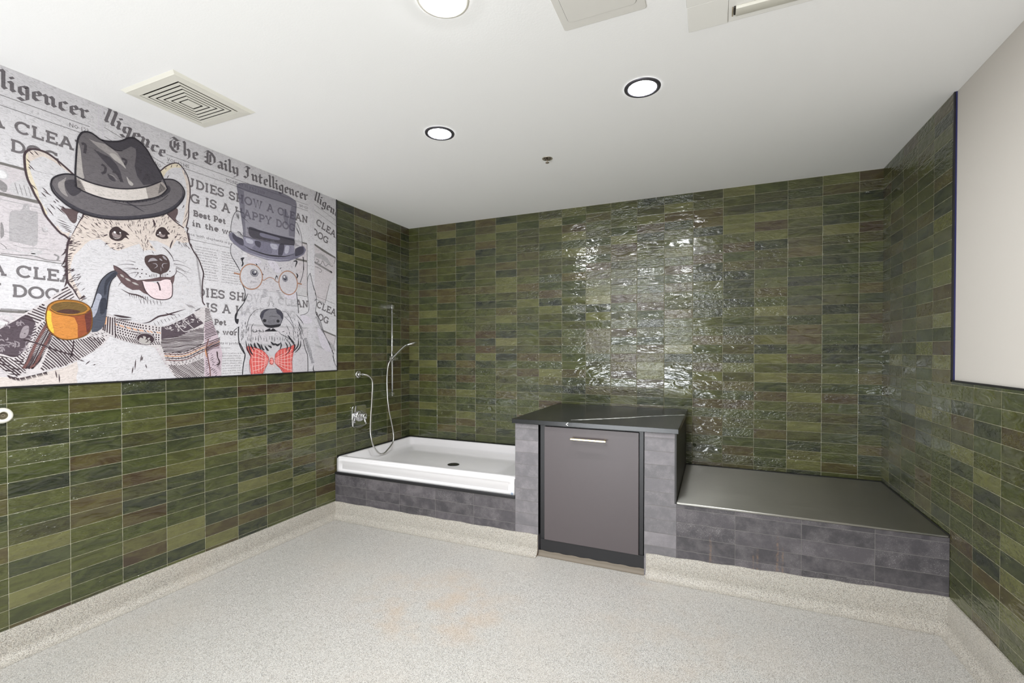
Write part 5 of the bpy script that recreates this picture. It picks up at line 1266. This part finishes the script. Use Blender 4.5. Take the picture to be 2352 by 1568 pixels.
# top hat
th_ = Art()
cw = cJ((300, 205), (315, 170), (350, 153), (420, 150), (560, 178), (700, 212), (850, 250), (1000, 292), (1110, 340), (1200, 392), (1262, 440), (1280, 490), (1278, 560), (1262, 800), (1250, 1000), (1245, 1160), (1252, 1300), (1100, 1340), (800, 1312), (550, 1232), (410, 1150), (402, 900), (380, 750), (340, 450))
th_.fill(cw, 'hat_see', 6, False)
th_.fill(cJ((302, 205), (315, 172), (350, 155), (420, 152), (700, 214), (1000, 294), (1200, 394), (1265, 445), (1278, 520), (1180, 500), (1000, 440), (700, 350), (450, 270)), 'hatmid_see', 7, False)
th_.fill(cJ((305, 215), (420, 280), (430, 500), (440, 800), (450, 1010), (410, 1010), (400, 880), (380, 750), (340, 450)), 'hatmid_see', 7, False)
th_.fill(cJ((1200, 520), (1276, 530), (1260, 800), (1248, 1030), (1160, 1010), (1150, 800)), 'hatmid_see', 7, False)
th_.fill(cJ((1050, 600), (1130, 620), (1140, 800), (1100, 820)), 'hatmid_see', 7)
th_.fill(cJ((505, 865), (600, 885), (700, 930), (850, 970), (1000, 1012), (1130, 1040), (1240, 1062), (1243, 1160), (1100, 1148), (900, 1112), (650, 1062), (540, 1030), (495, 960)), 'hatdark_see', 8)
th_.fill(cJ((690, 960), (850, 1000), (1000, 1045), (990, 1080), (860, 1060), (700, 1020)), 'hatmid', 9)
th_.fill(cJ((410, 1012), (560, 1050), (700, 1085), (1000, 1140), (1245, 1162), (1252, 1300), (1100, 1338), (800, 1310), (550, 1230), (410, 1150)), 'hat', 9, False)
th_.fill(cJ((700, 1090), (860, 1120), (870, 1300), (720, 1280), (560, 1225), (590, 1170)), 'hatmid', 10).fill(cJ((1000, 1150), (1080, 1160), (1050, 1320), (980, 1320)), 'hatdark', 10.5).fill(cJ((600, 1090), (690, 1110), (680, 1200), (610, 1160)), 'hatdark', 10.5).fill(cJ((450, 1050), (560, 1080), (560, 1140), (470, 1120)), 'hatlite', 10.5).fill(cJ((850, 1140), (960, 1160), (960, 1230), (880, 1220)), 'hatlite', 10.5).fill(cJ((1100, 1180), (1160, 1180), (1140, 1290), (1090, 1290)), 'hatlite', 10.5)
brm = cJ((168, 992), (195, 960), (235, 952), (300, 1012), (400, 1062), (412, 1150), (550, 1232), (800, 1312), (1100, 1340), (1252, 1292), (1262, 1222), (1330, 1182), (1400, 1180), (1436, 1240), (1402, 1312), (1300, 1372), (1150, 1422), (1000, 1432), (800, 1402), (550, 1322), (400, 1252), (250, 1132), (190, 1062))
th_.fill(brm, 'hatmid', 11, False)
th_.fill(cJ((235, 962), (300, 1020), (400, 1065), (408, 1170), (310, 1125), (235, 1040)), 'hatdark', 12).fill(cJ((1262, 1225), (1330, 1188), (1392, 1190), (1390, 1290), (1270, 1345), (1255, 1300)), 'hatdark', 12)
th_.stroke(cJ((412, 1165), (550, 1240), (800, 1320), (1000, 1345), (1100, 1345), (1250, 1305)), .008, 'tline', 12, 2)
th_.stroke(cJ((430, 1262), (600, 1322), (800, 1380), (1000, 1405), (1180, 1390)), .005, 'hatlite', 12, 2)
th_.stroke(cJ((410, 1012), (560, 1050), (700, 1085), (1000, 1140), (1245, 1162)), .003, 'tline', 12, 0).stroke(cJ((505, 865), (700, 928), (1000, 1010), (1240, 1060)), .004, 'hatdark', 12, 0)
th_.stroke(cJ((300, 205), (450, 270), (700, 350), (1000, 442), (1275, 540)), .0022, 'hatdark', 8, 0)
th_.stroke(cw[0:16], .0018, 'hatdark', 8, 0)
th_.build('top_hat', tep)
